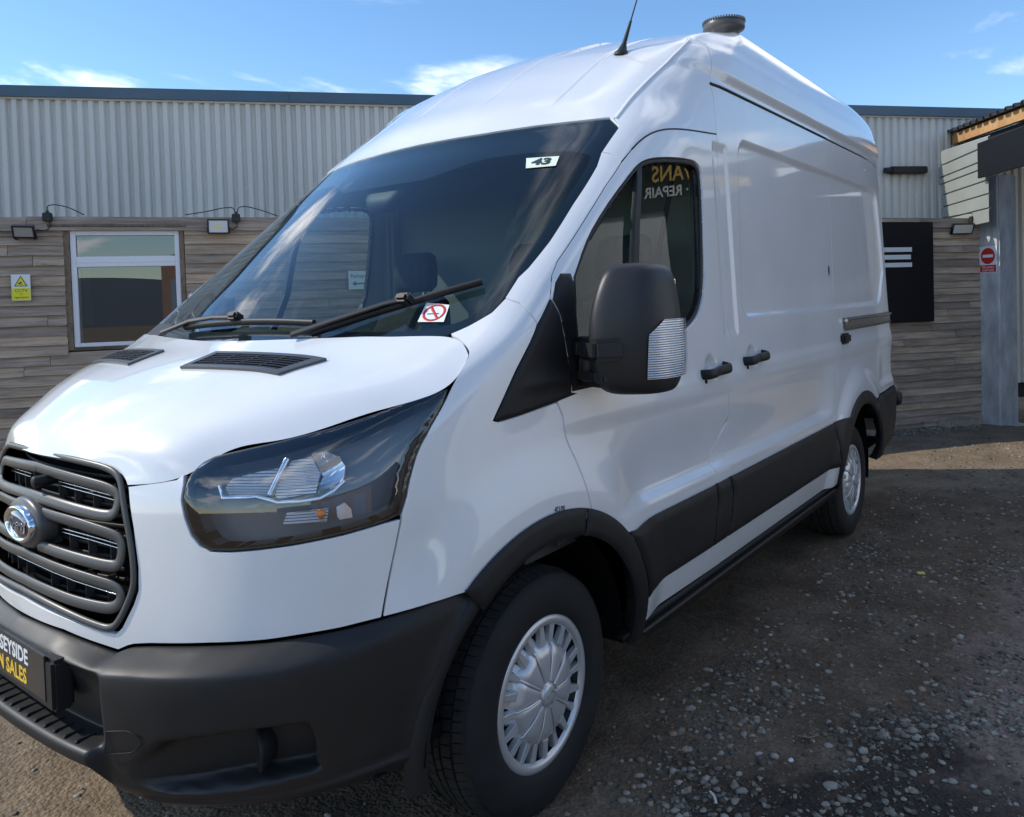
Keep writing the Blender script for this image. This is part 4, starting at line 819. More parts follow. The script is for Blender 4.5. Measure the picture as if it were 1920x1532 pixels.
# ------------------------------------------------------------------ door mirror
mat('mirror_shell', (.021,.021,.023), rough=.42, spec=.45, bmp=(1100,.1)); mat('mirror_glass', (.9,.9,.9), rough=.02, metal=1.0); glass('indicator_lens', (.93,.94,.95), 1.5)
def mirror_part():
    Mr = empty('door_mirror', (0,0,0), parent=VAN)
    # stack of horizontal outlines, from the bottom up: (z, inner y, outer y, front x, back x)
    lev = [(1.212,-1.150,-1.205,1.265,1.345),(1.217,-1.115,-1.236,1.225,1.375),(1.230,-1.092,-1.250,1.200,1.39),(1.262,-1.078,-1.262,1.178,1.40),(1.33,-1.070,-1.268,1.163,1.405),(1.42,-1.072,-1.266,1.163,1.40),(1.50,-1.083,-1.258,1.176,1.395),(1.555,-1.096,-1.247,1.195,1.388),(1.583,-1.110,-1.232,1.215,1.38),(1.596,-1.130,-1.212,1.245,1.365),(1.599,-1.150,-1.192,1.275,1.345)]
    L = np.array(lev); zq = np.linspace(0, 10, 44); sl_ = spl_slopes(np.arange(11.), L); Z = spl_eval(np.arange(11.), L[:,0], sl_[:,0], zq); A = [spl_eval(np.arange(11.), L[:,k], sl_[:,k], zq) for k in range(5)]
    P = []
    n = 48
    for i in range(len(zq)):
        yi, yo, xf, xb = A[1][i], A[2][i], A[3][i], A[4][i]; yc = (yi+yo)/2; hw = abs(yo-yi)/2; ring = []
        for k in range(n):
            q = 2*math.pi*k/n; cx, cy = math.cos(q), math.sin(q); e = 2/3.0
            X = math.copysign(abs(cx)**e, cx); Y = math.copysign(abs(cy)**e, cy)
            # the shell leans back towards its outer end
            x = (xf+xb)/2 + (xb-xf)/2 * X; y = yc - hw*Y; x += (yc - y) * .62 * (1 if X < 0 else .55); ring.append((x, y, A[0][i]))
        P.append(ring)
    P = np.array(P); o = grid_obj('mirror_housing', P, 'mirror_shell', Mr); F = [tuple(range(n))]
    me = o.data; bm = bmesh.new(); bm.from_mesh(me); bmesh.ops.remove_doubles(bm, verts=bm.verts, dist=1e-5)
    # close the ring seam, top and bottom
    bm.verts.ensure_lookup_table(); bm.free()
    V = P.reshape(-1,3); F = [(i*n+k, i*n+(k+1)%n, (i+1)*n+(k+1)%n, (i+1)*n+k) for i in range(len(P)-1) for k in range(n)] + [tuple(range(n))[::-1], tuple(range((len(P)-1)*n, len(P)*n))]
    bpy.data.objects.remove(o); o = mesh_obj('mirror_housing', V, F, 'mirror_shell', Mr, smooth=True)
    # arm with its hinge
    m = MB(); m.box((1.180,-1.088,1.352), (.10,.19,.066), Matrix.Rotation(-.62, 3, 'Z'), bev=.014); m.build('mirror_arm', 'mirror_shell', Mr)
    m = MB(); m.box((1.205,-1.068,1.272), (.09,.16,.066), Matrix.Rotation(-.45, 3, 'Z'), bev=.02); m.build('mirror_arm', 'mirror_shell', Mr)
    m = MB(); m.lathe([(0,.055),(.026,.052),(.030,.04),(.030,-.05),(.024,-.058),(0,-.06)], 24, Matrix.Translation((1.195,-1.050,1.312))); m.build('mirror_hinge', 'mirror_shell', Mr)
    # lamp in the outer edge: clear cover over a bright ribbed dish
    def strip(off, y_in, nm, material):
        rows = []
        for z in np.linspace(1.262, 1.432, 26):
            i = np.interp(z, A[0], np.arange(len(A[0]))); yo = float(np.interp(i, np.arange(len(zq)), A[2])); xf = float(np.interp(i, np.arange(len(zq)), A[3])); k = abs((z - 1.347)/.085); w = (1 - k**6*.6)
            ring = []
            for a in np.linspace(0, 1, 16):
                qm = math.radians(float(np.interp(z, [1.262,1.39,1.432], [152,146,118]))); q = math.radians(48) + (qm - math.radians(48))*(1-a); cx_, cy_ = math.cos(q), math.sin(q); X = math.copysign(abs(cx_)**(2/3), cx_); Y = math.copysign(abs(cy_)**(2/3), cy_); yi = float(np.interp(i, np.arange(len(zq)), A[1])); xb = float(np.interp(i, np.arange(len(zq)), A[4])); yc = (yi+yo)/2; hw = abs(yo-yi)/2 + off + .004; y_ = yc - hw*Y; x_ = (xf+xb)/2 + ((xb-xf)/2 + off + .004)*X; x_ += (yc - y_)*.62*(1 if X < 0 else .55); ring.append((x_, y_, z))
            rows.append(ring)
        return grid_obj(nm, np.array(rows), material, Mr)
    strip(.0065, 0, 'indicator_lens', 'indicator_lens'); strip(.0025, 0, 'indicator_reflector', 'ridged_reflector')
    m = MB(); m.tube([(1.352,-1.262,1.30),(1.352,-1.262,1.325)], .010, 10); mat('indicator_bulb', (.75,.50,.36), rough=.25); m.build('indicator_bulb', 'indicator_bulb', Mr)
    m = MB(); m.box((1.392,-1.165,1.40), (.006,.15,.30), Matrix.Rotation(-.05,3,'Z'), bev=.002); m.build('mirror_glass', 'mirror_glass', Mr)
    return Mr
MIRR = mirror_part(); mirror_copy(MIRR)
# ------------------------------------------------------------------ handles, locks, rail
def side_pt(x, z, off=0.0):
    s, t = st_xz(x, z); return Vector(body(np.array([s]), np.array([t]), np.array([off]))[0])
def handle(x0, x1, z0, z1):
    P = [side_pt(x0+.006, z0, -.004), side_pt(x0+.012, z0, .028), side_pt(x0+.05, z0+.002, .038), side_pt((x0+x1)/2, (z0+z1)/2, .042), side_pt(x1-.05, z1-.002, .038), side_pt(x1-.014, z1, .030), side_pt(x1-.008, z1+.008, -.004)]
    Q = [tuple(p) for p in chaikin(np.array([tuple(p) for p in P]), 2)]; m = MB(); m.tube(Q, .0155, 12, flat=(.62, 1.25, (0,0,1))); m.build('door_handle', 'black_plastic', VAN)
    m = MB(); m.lathe([(0,.004),(.008,.004),(.009,0)], 14, frame(side_pt(x0+.03, z0-.028, 0), (1,0,0), (0,0,1), (0,-1,0))); m.build('door_lock', 'black_plastic', VAN)
handle(2.035, 2.265, 1.190, 1.200); handle(2.468, 2.705, 1.207, 1.217)
p = side_pt(4.02, 1.215, .012); m = MB(); m.box(p, (.13,.034,.062), bev=.012); m.build('sliding_door_guide', 'black_plastic', VAN)
m = MB(); m.lathe([(0,.003),(.013,.003),(.016,0)], 20, frame(side_pt(3.895, 1.61, .0), (1,0,0), (0,0,1), (0,-1,0)) @ Matrix.Diagonal((.8,2.1,1,1))); m.build('door_lock', 'gloss_black', VAN)
mat('rail_metal', (.55,.52,.44), rough=.28, metal=.9); mat('rail_dark', (.06,.06,.065), rough=.4)
RAIL = empty('door_rail', (0,0,0), parent=VAN)
for nm, z0, z1, off, material in (('rail_channel',1.268,1.312,.002,'rail_metal'),('rail_lip',1.312,1.328,.016,'chrome_soft'),('rail_lip',1.258,1.268,.010,'rail_dark'),('rail_groove',1.328,1.334,.002,'rail_dark')):
    xs = np.linspace(4.045, 5.40, 22); P = np.array([[side_pt(x, z0, off), side_pt(x, z0+.004, off+.004), side_pt(x, z1-.004, off+.004), side_pt(x, z1, off)] for x in xs]); grid_obj(nm, P, material, RAIL, flip=True)
m = MB(); m.box(side_pt(4.075, 1.318, .018), (.06,.02,.022), bev=.006); m.build('rail_roller', 'chrome_soft', RAIL)
# gutter strip over the sliding door, and the dark line above the front door
for xa, xb in ((2.375, 3.99),):
    xs = np.linspace(xa, xb, 24); m = MB(); m.tube([side_pt(x, 2.384, .001) for x in xs], .006, 8); m.build('gutter_strip', 'seal_rubber', VAN)
P = [body(np.array([s]), np.array([t]), -.002)[0] for s, t in smooth_poly(b['door_gap_a'][7:], 2)]; m = MB(); m.tube(P, .0042, 8); both_sides(m.build('door_top_seal', 'seal_rubber', VAN))
# ridge moulding between roof and cab side
P = [body(np.array([s]), np.array([t]), .0)[0] for s, t in smooth_poly(b['ridge'][:6] + [SEAM_TOP], 2)]
m = MB(); m.tube(P, .0075, 8, flat=(1.4,.5,(-.3,0,1))); both_sides(m.build('roof_moulding', WHITE, VAN))
# ------------------------------------------------------------------ bonnet vents
_hu, _hv = np.meshgrid(np.linspace(0, .9, 260), np.linspace(.25, 1, 220), indexing='ij'); _HP = HOOD(_hu.ravel(), _hv.ravel()); _HN = HOOD.nrm(_hu.ravel(), _hv.ravel())
def hood_at(x, y):
    d = (_HP[:,0] - x)**2 + (_HP[:,1] + abs(y))**2; i = np.argpartition(d, 6)[:6]; w = 1/(d[i] + 1e-8); w /= w.sum(); z = float((_HP[i,2]*w).sum()); n = (_HN[i]*w[:,None]).sum(0); z -= (n[0]*(x - float((_HP[i,0]*w).sum())) + n[1]*(-abs(y) - float((_HP[i,1]*w).sum())))/n[2]
    return Vector((x, -abs(y), z)), Vector(n)
def vent(sy):
    Vt = empty('bonnet_vent', (0,0,0), parent=VAN)
    c = {'if': (.414,.156), 'of': (.474,.540), 'or': (.596,.588), 'ir': (.532,.152)}
    def pt(a, e, off): # a along inner->outer, e front->rear
        x = (1-e)*((1-a)*c['if'][0] + a*c['of'][0]) + e*((1-a)*c['ir'][0] + a*c['or'][0]); y = (1-e)*((1-a)*c['if'][1] + a*c['of'][1]) + e*((1-a)*c['ir'][1] + a*c['or'][1])
        p, n = hood_at(x, -y); p = p + n*off; return Vector((p.x, sy*abs(p.y), p.z))
    def rect(a0, a1, e0, e1, off0, off1, nm, material):
        k = max(1, int((a1-a0)*10)); L_ = []
        for i in range(k+1):
            a = a0 + (a1-a0)*i/k; L_ += [pt(a, e0, off0), pt(a, e1, off0), pt(a, e1, off1), pt(a, e0, off1)]
        F = [(0,1,2,3), (4*k+3, 4*k+2, 4*k+1, 4*k)]
        for i in range(k):
            o = 4*i; F += [(o+j, o+4+j, o+4+(j+1) % 4, o+(j+1) % 4) for j in range(4)]
        m = MB(); m.add(L_, F); return m.build(nm, material, Vt)
    rect(.03,.97,.05,.95,.0005,.002,'vent_well','dark_void')
    for a0, a1, e0, e1 in ((0,1,0,.14),(0,1,.86,1),(0,.06,.14,.86),(.93,1,.14,.86)): rect(a0,a1,e0,e1,-.004,.008,'vent_frame','bar_plastic')
    for k in range(6): rect(.05,.94,.17+k*.117,.17+k*.117+.05,.002,.006,'vent_slat','black_plastic')
    for a in (.28,.50,.72): rect(a-.008,a+.008,.13,.87,.003,.007,'vent_divider','black_plastic')
    return Vt
vent(-1); vent(1)
# ------------------------------------------------------------------ wipers, cowl
def wiper(path, blade, sp):
    Wp = empty('wiper', (0,0,0), parent=VAN)
    m = MB(); m.tube(path, [.011,.010,.009,.008], 8, flat=(1.3,.7,(-.6,0,.8))); m.build('wiper_arm', 'seal_rubber', Wp)
    m = MB(); Q = [tuple(p) for p in chaikin(np.array(blade), 2)]; m.tube(Q, .011, 8, flat=(.8,1.1,(-.6,0,.8))); m.build('wiper_blade', 'seal_rubber', Wp)
    m = MB(); m.box(sp, (.045,.05,.03), Matrix.Rotation(.6,3,'Y'), bev=.008); m.build('wiper_joint', 'black_plastic', Wp)
def glass_pt(y, z, off):
    s, t = st_yz(abs(y), z); p = SKIN(np.array([s]), np.array([t]))[0] + base_n(np.array([s]), np.array([t]))[0]*off; return (p[0], math.copysign(abs(p[1]), y) if y else 0., p[2])
# far wiper: parked low, near wiper: parked higher towards the pillar
wiper([glass_pt(.43,1.395,.03), glass_pt(.30,1.432,.035), glass_pt(.15,1.445,.035), glass_pt(.02,1.447,.032)], [glass_pt(.34,1.424,.016), glass_pt(.15,1.437,.016), glass_pt(-.05,1.443,.016), glass_pt(-.20,1.442,.016), glass_pt(-.36,1.436,.016)], glass_pt(.02,1.447,.03))
wiper([glass_pt(-.36,1.390,.03), glass_pt(-.45,1.425,.035), glass_pt(-.58,1.475,.035), glass_pt(-.63,1.488,.032)], [glass_pt(-.40,1.405,.016), glass_pt(-.52,1.452,.016), glass_pt(-.63,1.487,.016), glass_pt(-.72,1.515,.016), glass_pt(-.82,1.545,.016)], glass_pt(-.63,1.489,.03))
m = MB(); m.box((.80,0,1.325), (.16,1.3,.05)); m.build('cowl', 'black_plastic', VAN)
P = np.array([[glass_pt(y, 1.40, -.0), glass_pt(y, 1.445, .004)] for y in np.linspace(.60, .83, 8)]); grid_obj('cowl_corner', P, 'black_plastic', VAN)
# ------------------------------------------------------------------ stickers
mat('sticker_pale', (.72,.80,.66), rough=.5); mat('sticker_ink', (.02,.04,.05), rough=.5); mat('sticker_white', (.78,.79,.78), rough=.5); mat('sign_red', (.55,.02,.02), rough=.45)
def skin_frame(st, off, up=(0,0,1)):
    s, t = np.array([st[0]]), np.array([st[1]]); p = SKIN(s, t)[0]; n = base_n(s, t)[0]; z = Vector(n); x = Vector(up).cross(z).normalized(); y = z.cross(x); return frame(Vector(p) + z*off, x, y, z)
def quad_on(st4, off, nm, material, parent):
    P = [SKIN(np.array([s]), np.array([t]))[0] + base_n(np.array([s]), np.array([t]))[0]*off for s, t in st4]; m = MB(); m.add(P, [(0,1,2,3)]); return m.build(nm, material, parent)
q4 = b['sticker43']; ST = quad_on(q4, .001, 'windscreen_sticker', 'sticker_pale', VAN); c4 = np.mean([SKIN(np.array([s]), np.array([t]))[0] for s, t in q4], 0)
P4 = [Vector(SKIN(np.array([s]), np.array([t]))[0]) for s, t in q4]; fx = frame(Vector(c4) + Vector(base_n(np.array([q4[0][0]]), np.array([q4[0][1]]))[0])*.0025, P4[1]-P4[0], P4[0]-P4[3])
text_obj('sticker_number', '43', .058, fx, 'sticker_ink', ST, .0003, bold=.0022, xs=1.25)
q4 = b['nosmoke']; NS = quad_on(q4, .0008, 'no_smoking_sticker', 'sticker_white', VAN); P4 = [Vector(SKIN(np.array([s]), np.array([t]))[0]) for s, t in q4]; c4 = sum(P4, Vector())/4
nn = Vector(base_n(np.array([q4[0][0]]), np.array([q4[0][1]]))[0]); fx = frame(c4 + nn*.0012, P4[1]-P4[0], P4[0]-P4[3]); w4 = (P4[1]-P4[0]).length
m = MB(); m.tube([fx @ Vector((w4*.40*math.cos(a), w4*.40*math.sin(a), 0)) for a in np.linspace(0, 2*math.pi, 33)], w4*.05, 6, flat=(1,.15,tuple(nn))); m.tube([fx @ Vector((-w4*.28, w4*.28, 0)), fx @ Vector((w4*.28, -w4*.28, 0))], w4*.05, 6, flat=(1,.15,tuple(nn))); m.build('prohibition_ring', 'sign_red', NS)
m = MB(); m.tube([fx @ Vector((-w4*.25, -w4*.10, -.0003)), fx @ Vector((w4*.22, -w4*.02, -.0003))], w4*.03, 6, flat=(1,.2,tuple(nn))); m.build('cigarette_mark', 'sticker_ink', NS)
q = b['archtext']; s0 = Vector(body(np.array([q[0][0]]), np.array([q[0][1]]), np.array([.0008]))[0]); s1 = Vector(body(np.array([q[1][0]]), np.array([q[1][1]]), np.array([.0008]))[0])
text_obj('tyre_pressure_mark', '47.5 PSI', .020, frame((s0+s1)/2 + Vector((0,-.0012,.006)), s1-s0, (0,0,1)), 'sticker_ink', VAN, .0002, bold=.0004, xs=.7)
# ------------------------------------------------------------------ roof aerial and ventilator
sA, tA = b['antenna'][0]; pA = Vector(body(np.array([sA]), np.array([tA]))[0]); m = MB(); m.lathe([(.030,-.01),(.030,.004),(.020,.016),(.010,.05),(.008,.11),(.006,.16)], 20, frame(pA, (1,0,0), (0,1,0), (.35,-.12,.93))); m.tube([pA + Vector((.056,-.019,.149)), pA + Vector((.22,-.075,.58))], [.0035,.002], 8); m.build('roof_aerial', 'seal_rubber', VAN)
VX, VY, VZ = 3.05, -.735, 2.812
m = MB(); m.lathe([(.07,-.04),(.07,.0),(.098,.008),(.102,.014),(.102,.044),(.096,.050),(.07,.056),(0,.058)], 64, Matrix.Translation((VX,VY,VZ))); RV = m.build('roof_ventilator', 'bar_plastic', VAN)
for k in range(48):
    a = 2*math.pi*k/48; m = MB(); m.box((VX + .101*math.cos(a), VY + .101*math.sin(a), VZ + .048), (.008,.006,.014), Matrix.Rotation(a,3,'Z')); m.build('ventilator_tooth', 'bar_plastic', RV)
# ------------------------------------------------------------------ wheels
mat('tyre_rubber', (.016,.016,.017), rough=.72, spec=.3, noise=(14,.35), bmp=(220,.15)); mat('tread_rubber', (.026,.025,.024), rough=.8, spec=.25, noise=(25,.4), bmp=(160,.3)); mat('wheel_silver', (.60,.61,.62), rough=.32, metal=.5, spec=.5, coat=.25); mat('steel_rim', (.05,.05,.055), rough=.5, metal=.6)
def wheel(x, y, z, sy):
    Wh = empty('wheel', (x, y, z), parent=VAN); M = frame((0,0,0), (1,0,0), (0,0,1), (0,sy,0)) if sy < 0 else frame((0,0,0), (-1,0,0), (0,0,1), (0,1,0)); R = .347
    prof = [(.200,-.085),(.215,-.108),(.245,-.117),(.280,-.1175),(.312,-.112),(.330,-.103),(.3375,-.094),(.3375,.094),(.330,.103),(.312,.112),(.280,.1175),(.245,.117),(.222,.110),(.212,.098),(.205,.085)]
    m = MB(); m.lathe(prof, 96, M); T = m.build('tyre', 'tyre_rubber', Wh)
    # tread: ribs of blocks parted by grooves
    ribs = [(-.100,-.060),(-.050,-.018),(-.009,.009),(.018,.050),(.060,.100)]
    for j, (a0, a1) in enumerate(ribs):
        m = MB(); nb = 80 if j in (0, 4) else 64
        for k in range(nb):
            q0 = 2*math.pi*(k + (.5 if j % 2 else 0))/nb; q1 = q0 + 2*math.pi/nb*.88; r0 = .334; ra, rb_ = (R-.012 if j == 0 else R), (R-.012 if j == 4 else R); sk = .02 if j < 2 else -.02
            V = [M @ Vector((r*math.cos(q + sk*h), r*math.sin(q + sk*h), aa)) for q in (q0, (q0+q1)/2, q1) for aa, h, rt in ((a0, 0, ra), (a1, 1, rb_)) for r in (r0, rt)]
            F = []
            for i in range(2):
                o = i*4; F += [(o+1, o+3, o+7, o+5), (o, o+1, o+5, o+4), (o+3, o+2, o+6, o+7)]
            F += [(0,2,3,1), (8,9,11,10)]; m.add(V, F)
        o = m.build('tread_rib', 'tread_rubber', T); o['kind'] = 'stuff'
    m = MB(); m.lathe([(0,.045),(.09,.040),(.13,.028),(.175,.030),(.195,.060),(.205,.092),(.212,.098)], 64, M); m.build('rim', 'steel_rim', Wh)
    # wheel trim: outer ring, ten-panel disc, struts between
    HC = MB(); HC.lathe([(.219,.088),(.2205,.098),(.217,.106),(.206,.110),(.194,.108),(.188,.098)], 80, M); CAP = HC.build('wheel_trim', 'wheel_silver', Wh)
    for k in range(10):
        a = 2*math.pi*(k+.5)/10; h = math.pi/10; rin, rout = .036, .150; V = []; F = []
        nr, na = 6, 9
        for i in range(nr):
            r = rin + (rout-rin)*i/(nr-1)
            for jj in range(na):
                f = (jj/(na-1))*2-1; q = a + f*h; edge = abs(f)**4; zz = .121 - .012*(r/rout)**2 - .0055*edge - (.020 if i == nr-1 else 0)
                rr = r - .012*(1-abs(f))*(i == nr-1) if i >= nr-1 else r; V.append(M @ Vector((rr*math.cos(q), rr*math.sin(q), zz)))
        for i in range(nr-1):
            for jj in range(na-1): F.append((i*na+jj, i*na+jj+1, (i+1)*na+jj+1, (i+1)*na+jj))
        mesh_obj('trim_panel', V, F, 'wheel_silver', CAP, smooth=True)
        m = MB(); q = a - h; m.tube([M @ Vector((r*math.cos(q), r*math.sin(q), zz)) for r, zz in ((.042,.119),(.09,.117),(.132,.108),(.140,.098))], [.0032,.0036,.004,.004], 6); m.build('trim_rib', 'wheel_silver', CAP)
        for j_, (qa, wa, wb, zt) in enumerate(((-.98, .007, .012, .101), (-.02, .013, .008, .104))):   # two struts for each panel, alternately flared
            q = a + qa*h; d0 = Vector((math.cos(q), math.sin(q), 0)); d1 = Vector((-math.sin(q), math.cos(q), 0)); lo = .020
            V = [M @ (d0*r + d1*w_*sg + Vector((0,0,zz))) for r, w_, zz in ((.136, wa, zt+.004), (.196, wb, zt)) for sg in (-1, 1)] + [M @ (d0*r + d1*w_*sg*1.15 + Vector((0,0,zz-lo))) for r, w_, zz in ((.128, wa, zt+.004), (.196, wb, zt)) for sg in (-1, 1)]
            m = MB(); m.add(V, [(0,1,3,2),(4,6,7,5),(0,4,5,1),(1,5,7,3),(3,7,6,2),(2,6,4,0)]); m.build('trim_strut', 'wheel_silver', CAP, bevel=.0025)
        for q in (a - h*.5, a + h*.5):
            d0 = Vector((math.cos(q), math.sin(q), 0)); d1 = Vector((-math.sin(q), math.cos(q), 0)); V = [M @ (d0*r + d1*w_*sg + Vector((0,0,zz))) for r, w_, zz in ((.126,.016,.102), (.158,.010,.080)) for sg in (-1, 1)]; m = MB(); m.add(V, [(0,1,3,2)]); m.build('trim_scoop', 'wheel_silver', CAP)
    m = MB(); m.lathe([(0,.126),(.016,.126),(.028,.1245),(.031,.121),(.033,.115),(.036,.118),(.041,.116),(.042,.105)], 40, M); m.build('trim_cap', 'wheel_silver', CAP)
    m = MB(); m.tube([M @ Vector((.014*math.cos(q), .020*math.sin(q)*.6, .1272)) for q in np.linspace(.2, 3.4, 12)], .0012, 5); m.build('cap_mark', 'chrome_soft', CAP)
    return Wh
for x, z in ((1.022, .367), (4.320, .319)):
    for sy in (-1, 1): wheel(x, sy*.872, z, sy)
# ------------------------------------------------------------------ cab interior
mat('seat_cloth', (.050,.053,.060), rough=.85, spec=.2, noise=(30,.25), bmp=(300,.3)); mat('dash_plastic', (.06,.062,.065), rough=.6, noise=(8,.15)); mat('lining', (.36,.38,.37), rough=.8)
def loft_box(name, secs, material, parent, n=28, e=.5):
    V = []; F = []
    for (cx, cy, cz, hx, hy, *r) in secs:
        for k in range(n):
            q = 2*math.pi*k/n; c_, s_ = math.cos(q), math.sin(q); V.append((cx + hx*math.copysign(abs(c_)**e, c_), cy + hy*math.copysign(abs(s_)**e, s_), cz))
    for i in range(len(secs)-1):
        for k in range(n): F.append((i*n+k, i*n+(k+1) % n, (i+1)*n+(k+1) % n, (i+1)*n+k))
    F += [tuple(range(n))[::-1], tuple(range((len(secs)-1)*n, len(secs)*n))]; return mesh_obj(name, V, F, material, parent, smooth=True)
def seat(y, w):
    St = empty('seat', (0,0,0), parent=VAN)
    loft_box('seat_cushion', [(1.72,y,.86,.24,w-.02),(1.72,y,.90,.27,w),(1.70,y,.98,.27,w),(1.70,y,1.01,.24,w-.04)], 'seat_cloth', St)
    loft_box('seat_back', [(1.96,y,.95,.06,w-.02),(2.00,y,1.10,.085,w),(2.06,y,1.35,.08,w-.005),(2.11,y,1.50,.06,w-.05),(2.12,y,1.535,.035,w-.09)], 'seat_cloth', St)
    loft_box('headrest', [(2.11,y,1.555,.035,.09),(2.105,y,1.585,.055,.125),(2.11,y,1.66,.055,.128),(2.12,y,1.735,.045,.112),(2.125,y,1.755,.025,.085)], 'seat_cloth', St)
    m = MB(); [m.tube([(2.11,y+d,1.50),(2.11,y+d,1.58)], .006, 8) for d in (-.05,.05)]; m.build('headrest_post', 'chrome_soft', St)
seat(-.66, .23); seat(-.20, .22); seat(.56, .25)
P = []
for y in np.linspace(-.90, .90, 25):
    c_ = (abs(y)/.9)**4*.03; hump = .05*math.exp(-((y-.52)/.22)**2); P.append([(.78,y,1.33),(.95,y,1.36+c_),(1.10,y,1.37+hump),(1.22,y,1.355+hump),(1.30,y,1.30),(1.32,y,1.15),(1.28,y,.95),(1.2,y,.80)])
grid_obj('dashboard', np.array(P), 'dash_plastic', VAN)
SW = frame((1.48,.52,1.20), (0,-1,0), (.50,0,.86)); m = MB(); m.tube([SW @ Vector((.195*math.cos(a), .195*math.sin(a), 0)) for a in np.linspace(0, 2*math.pi, 41)], .016, 10, caps=False); m.lathe([(0,.03),(.06,.028),(.075,.01),(.075,-.03)], 24, SW)
for a in (0, math.pi, -math.pi/2): m.tube([SW @ Vector((.06*math.cos(a), .06*math.sin(a), 0)), SW @ Vector((.19*math.cos(a), .19*math.sin(a), 0))], .014, 8)
m.build('steering_wheel', 'seal_rubber', VAN)
P = np.array([[(x, y, z - .05*abs(y/.8)**3) for x, z in ((1.70,2.10),(1.80,2.16),(2.0,2.19),(2.33,2.20))] for y in np.linspace(-.72,.72,16)]); grid_obj('headlining', P, 'lining', VAN)
loft_box('mirror_sensor_pod', [(1.36,0,1.86,.03,.05),(1.40,0,1.92,.05,.10),(1.47,0,2.0,.05,.13),(1.53,0,2.06,.03,.13)], 'seal_rubber', VAN)
m = MB(); m.tube([(2.20,-.86,2.05),(2.10,-.80,1.55),(1.95,-.78,1.05)], .022, 8, flat=(1,.12,(0,1,0))); mat('belt_web', (.03,.03,.032), rough=.8); m.build('seat_belt', 'belt_web', VAN)
m = MB(); m.box((1.7,0,.74), (1.3,1.8,.05)); m.box((.78,0,1.0),(.06,1.7,.7)); m.build('cab_floor', 'dash_plastic', VAN)
for sy in (-1,): 
    m = MB(); m.box((1.7, sy*.93, 1.02), (1.1,.05,.55), bev=.02); both_sides(m.build('door_card', 'dash_plastic', VAN))
m = MB(); m.box((2.30, -.92, 1.75), (.09,.06,.85), bev=.02); both_sides(m.build('pillar_lining', 'lining', VAN))
# ------------------------------------------------------------------ wooden wall with window
U = Vector((.8192, -.5736, 0)); NW = Vector((-.5736, -.8192, 0)); WO = Vector((3.257, 3.456, 0)); ZG = -.09
def wp(a, z, out=0.0): return WO + U*a + NW*out + Vector((0,0,z))
WALLM = frame(WO, U, (0,0,1), NW)                              # local: x along the wall, y up, z out
def weathered(name, c1, c2, c3, rough=.85):
    m_, nt, bs = _nt(name); N = nt.nodes; L = nt.links; setp(bs, rough=rough, spec=.2)
    oi = N.new('ShaderNodeObjectInfo'); tc = N.new('ShaderNodeTexCoord'); ad = N.new('ShaderNodeVectorMath'); ad.operation = 'ADD'; sc = N.new('ShaderNodeVectorMath'); sc.operation = 'SCALE'; sc.inputs['Scale'].default_value = 37.0
    cx = N.new('ShaderNodeCombineXYZ'); L.new(oi.outputs['Random'], cx.inputs[0]); L.new(oi.outputs['Random'], cx.inputs[1]); L.new(cx.outputs[0], sc.inputs[0]); L.new(tc.outputs['Object'], ad.inputs[0]); L.new(sc.outputs[0], ad.inputs[1])
    g = tex_noise(nt, 9, 6, .65, vec=ad.outputs[0], stretch=(.35, 7, 2)); bl = tex_noise(nt, 1.6, 4, .6, vec=ad.outputs[0], stretch=(.8, 2, 1))
    r1 = ramp(nt, g.outputs['Fac'], [(.28, c1), (.52, c2), (.78, c3)])
    r2 = ramp(nt, bl.outputs['Fac'], [(.3, .55), (.7, 1.15)]); mx = N.new('ShaderNodeMixRGB'); mx.blend_type = 'MULTIPLY'; mx.inputs[0].default_value = .8; L.new(r1.outputs[0], mx.inputs[1]); L.new(r2.outputs[0], mx.inputs[2])
    rv = ramp(nt, oi.outputs['Random'], [(0, (.72,.70,.70)), (.5, (1.0,.97,.93)), (1, (1.22,1.12,1.0))]); m2 = N.new('ShaderNodeMixRGB'); m2.blend_type = 'MULTIPLY'; m2.inputs[0].default_value = 1; L.new(mx.outputs[0], m2.inputs[1]); L.new(rv.outputs[0], m2.inputs[2])
    # knots
    vo = N.new('ShaderNodeTexVoronoi'); vo.inputs['Scale'].default_value = 2.6; mp = N.new('ShaderNodeMapping'); mp.inputs['Scale'].default_value = (1, 3.2, 1); L.new(ad.outputs[0], mp.inputs[0]); L.new(mp.outputs[0], vo.inputs['Vector'])
    rk = ramp(nt, vo.outputs['Distance'], [(.02, .25), (.085, 1.0)]); m3 = N.new('ShaderNodeMixRGB'); m3.blend_type = 'MULTIPLY'; m3.inputs[0].default_value = .85; L.new(m2.outputs[0], m3.inputs[1]); L.new(rk.outputs[0], m3.inputs[2])
    L.new(m3.outputs[0], bs.inputs['Base Color']); bump(nt, bs, g.outputs['Fac'], .5, .004); return m_
weathered('weathered_wood', (.25,.20,.16), (.45,.37,.30), (.60,.51,.42)); weathered('trim_wood', (.13,.10,.08), (.20,.16,.13), (.28,.225,.18)); weathered('new_timber', (.45,.25,.11), (.58,.34,.16), (.66,.42,.22))
mat('board_dark', (.02,.017,.015), rough=.9)
WALL = empty('timber_wall', wp(0, ZG)); tag(WALL, 'weathered grey-brown board wall running behind the van', 'wall')
WALL_INV = Matrix.Translation(-WALL.location)
def wall_child(mb, nm, material, parent=None, bevel=0):
    o = mb.build(nm, material, parent or WALL, bevel=bevel, segs=1); o.data.transform(WALL_INV); return o
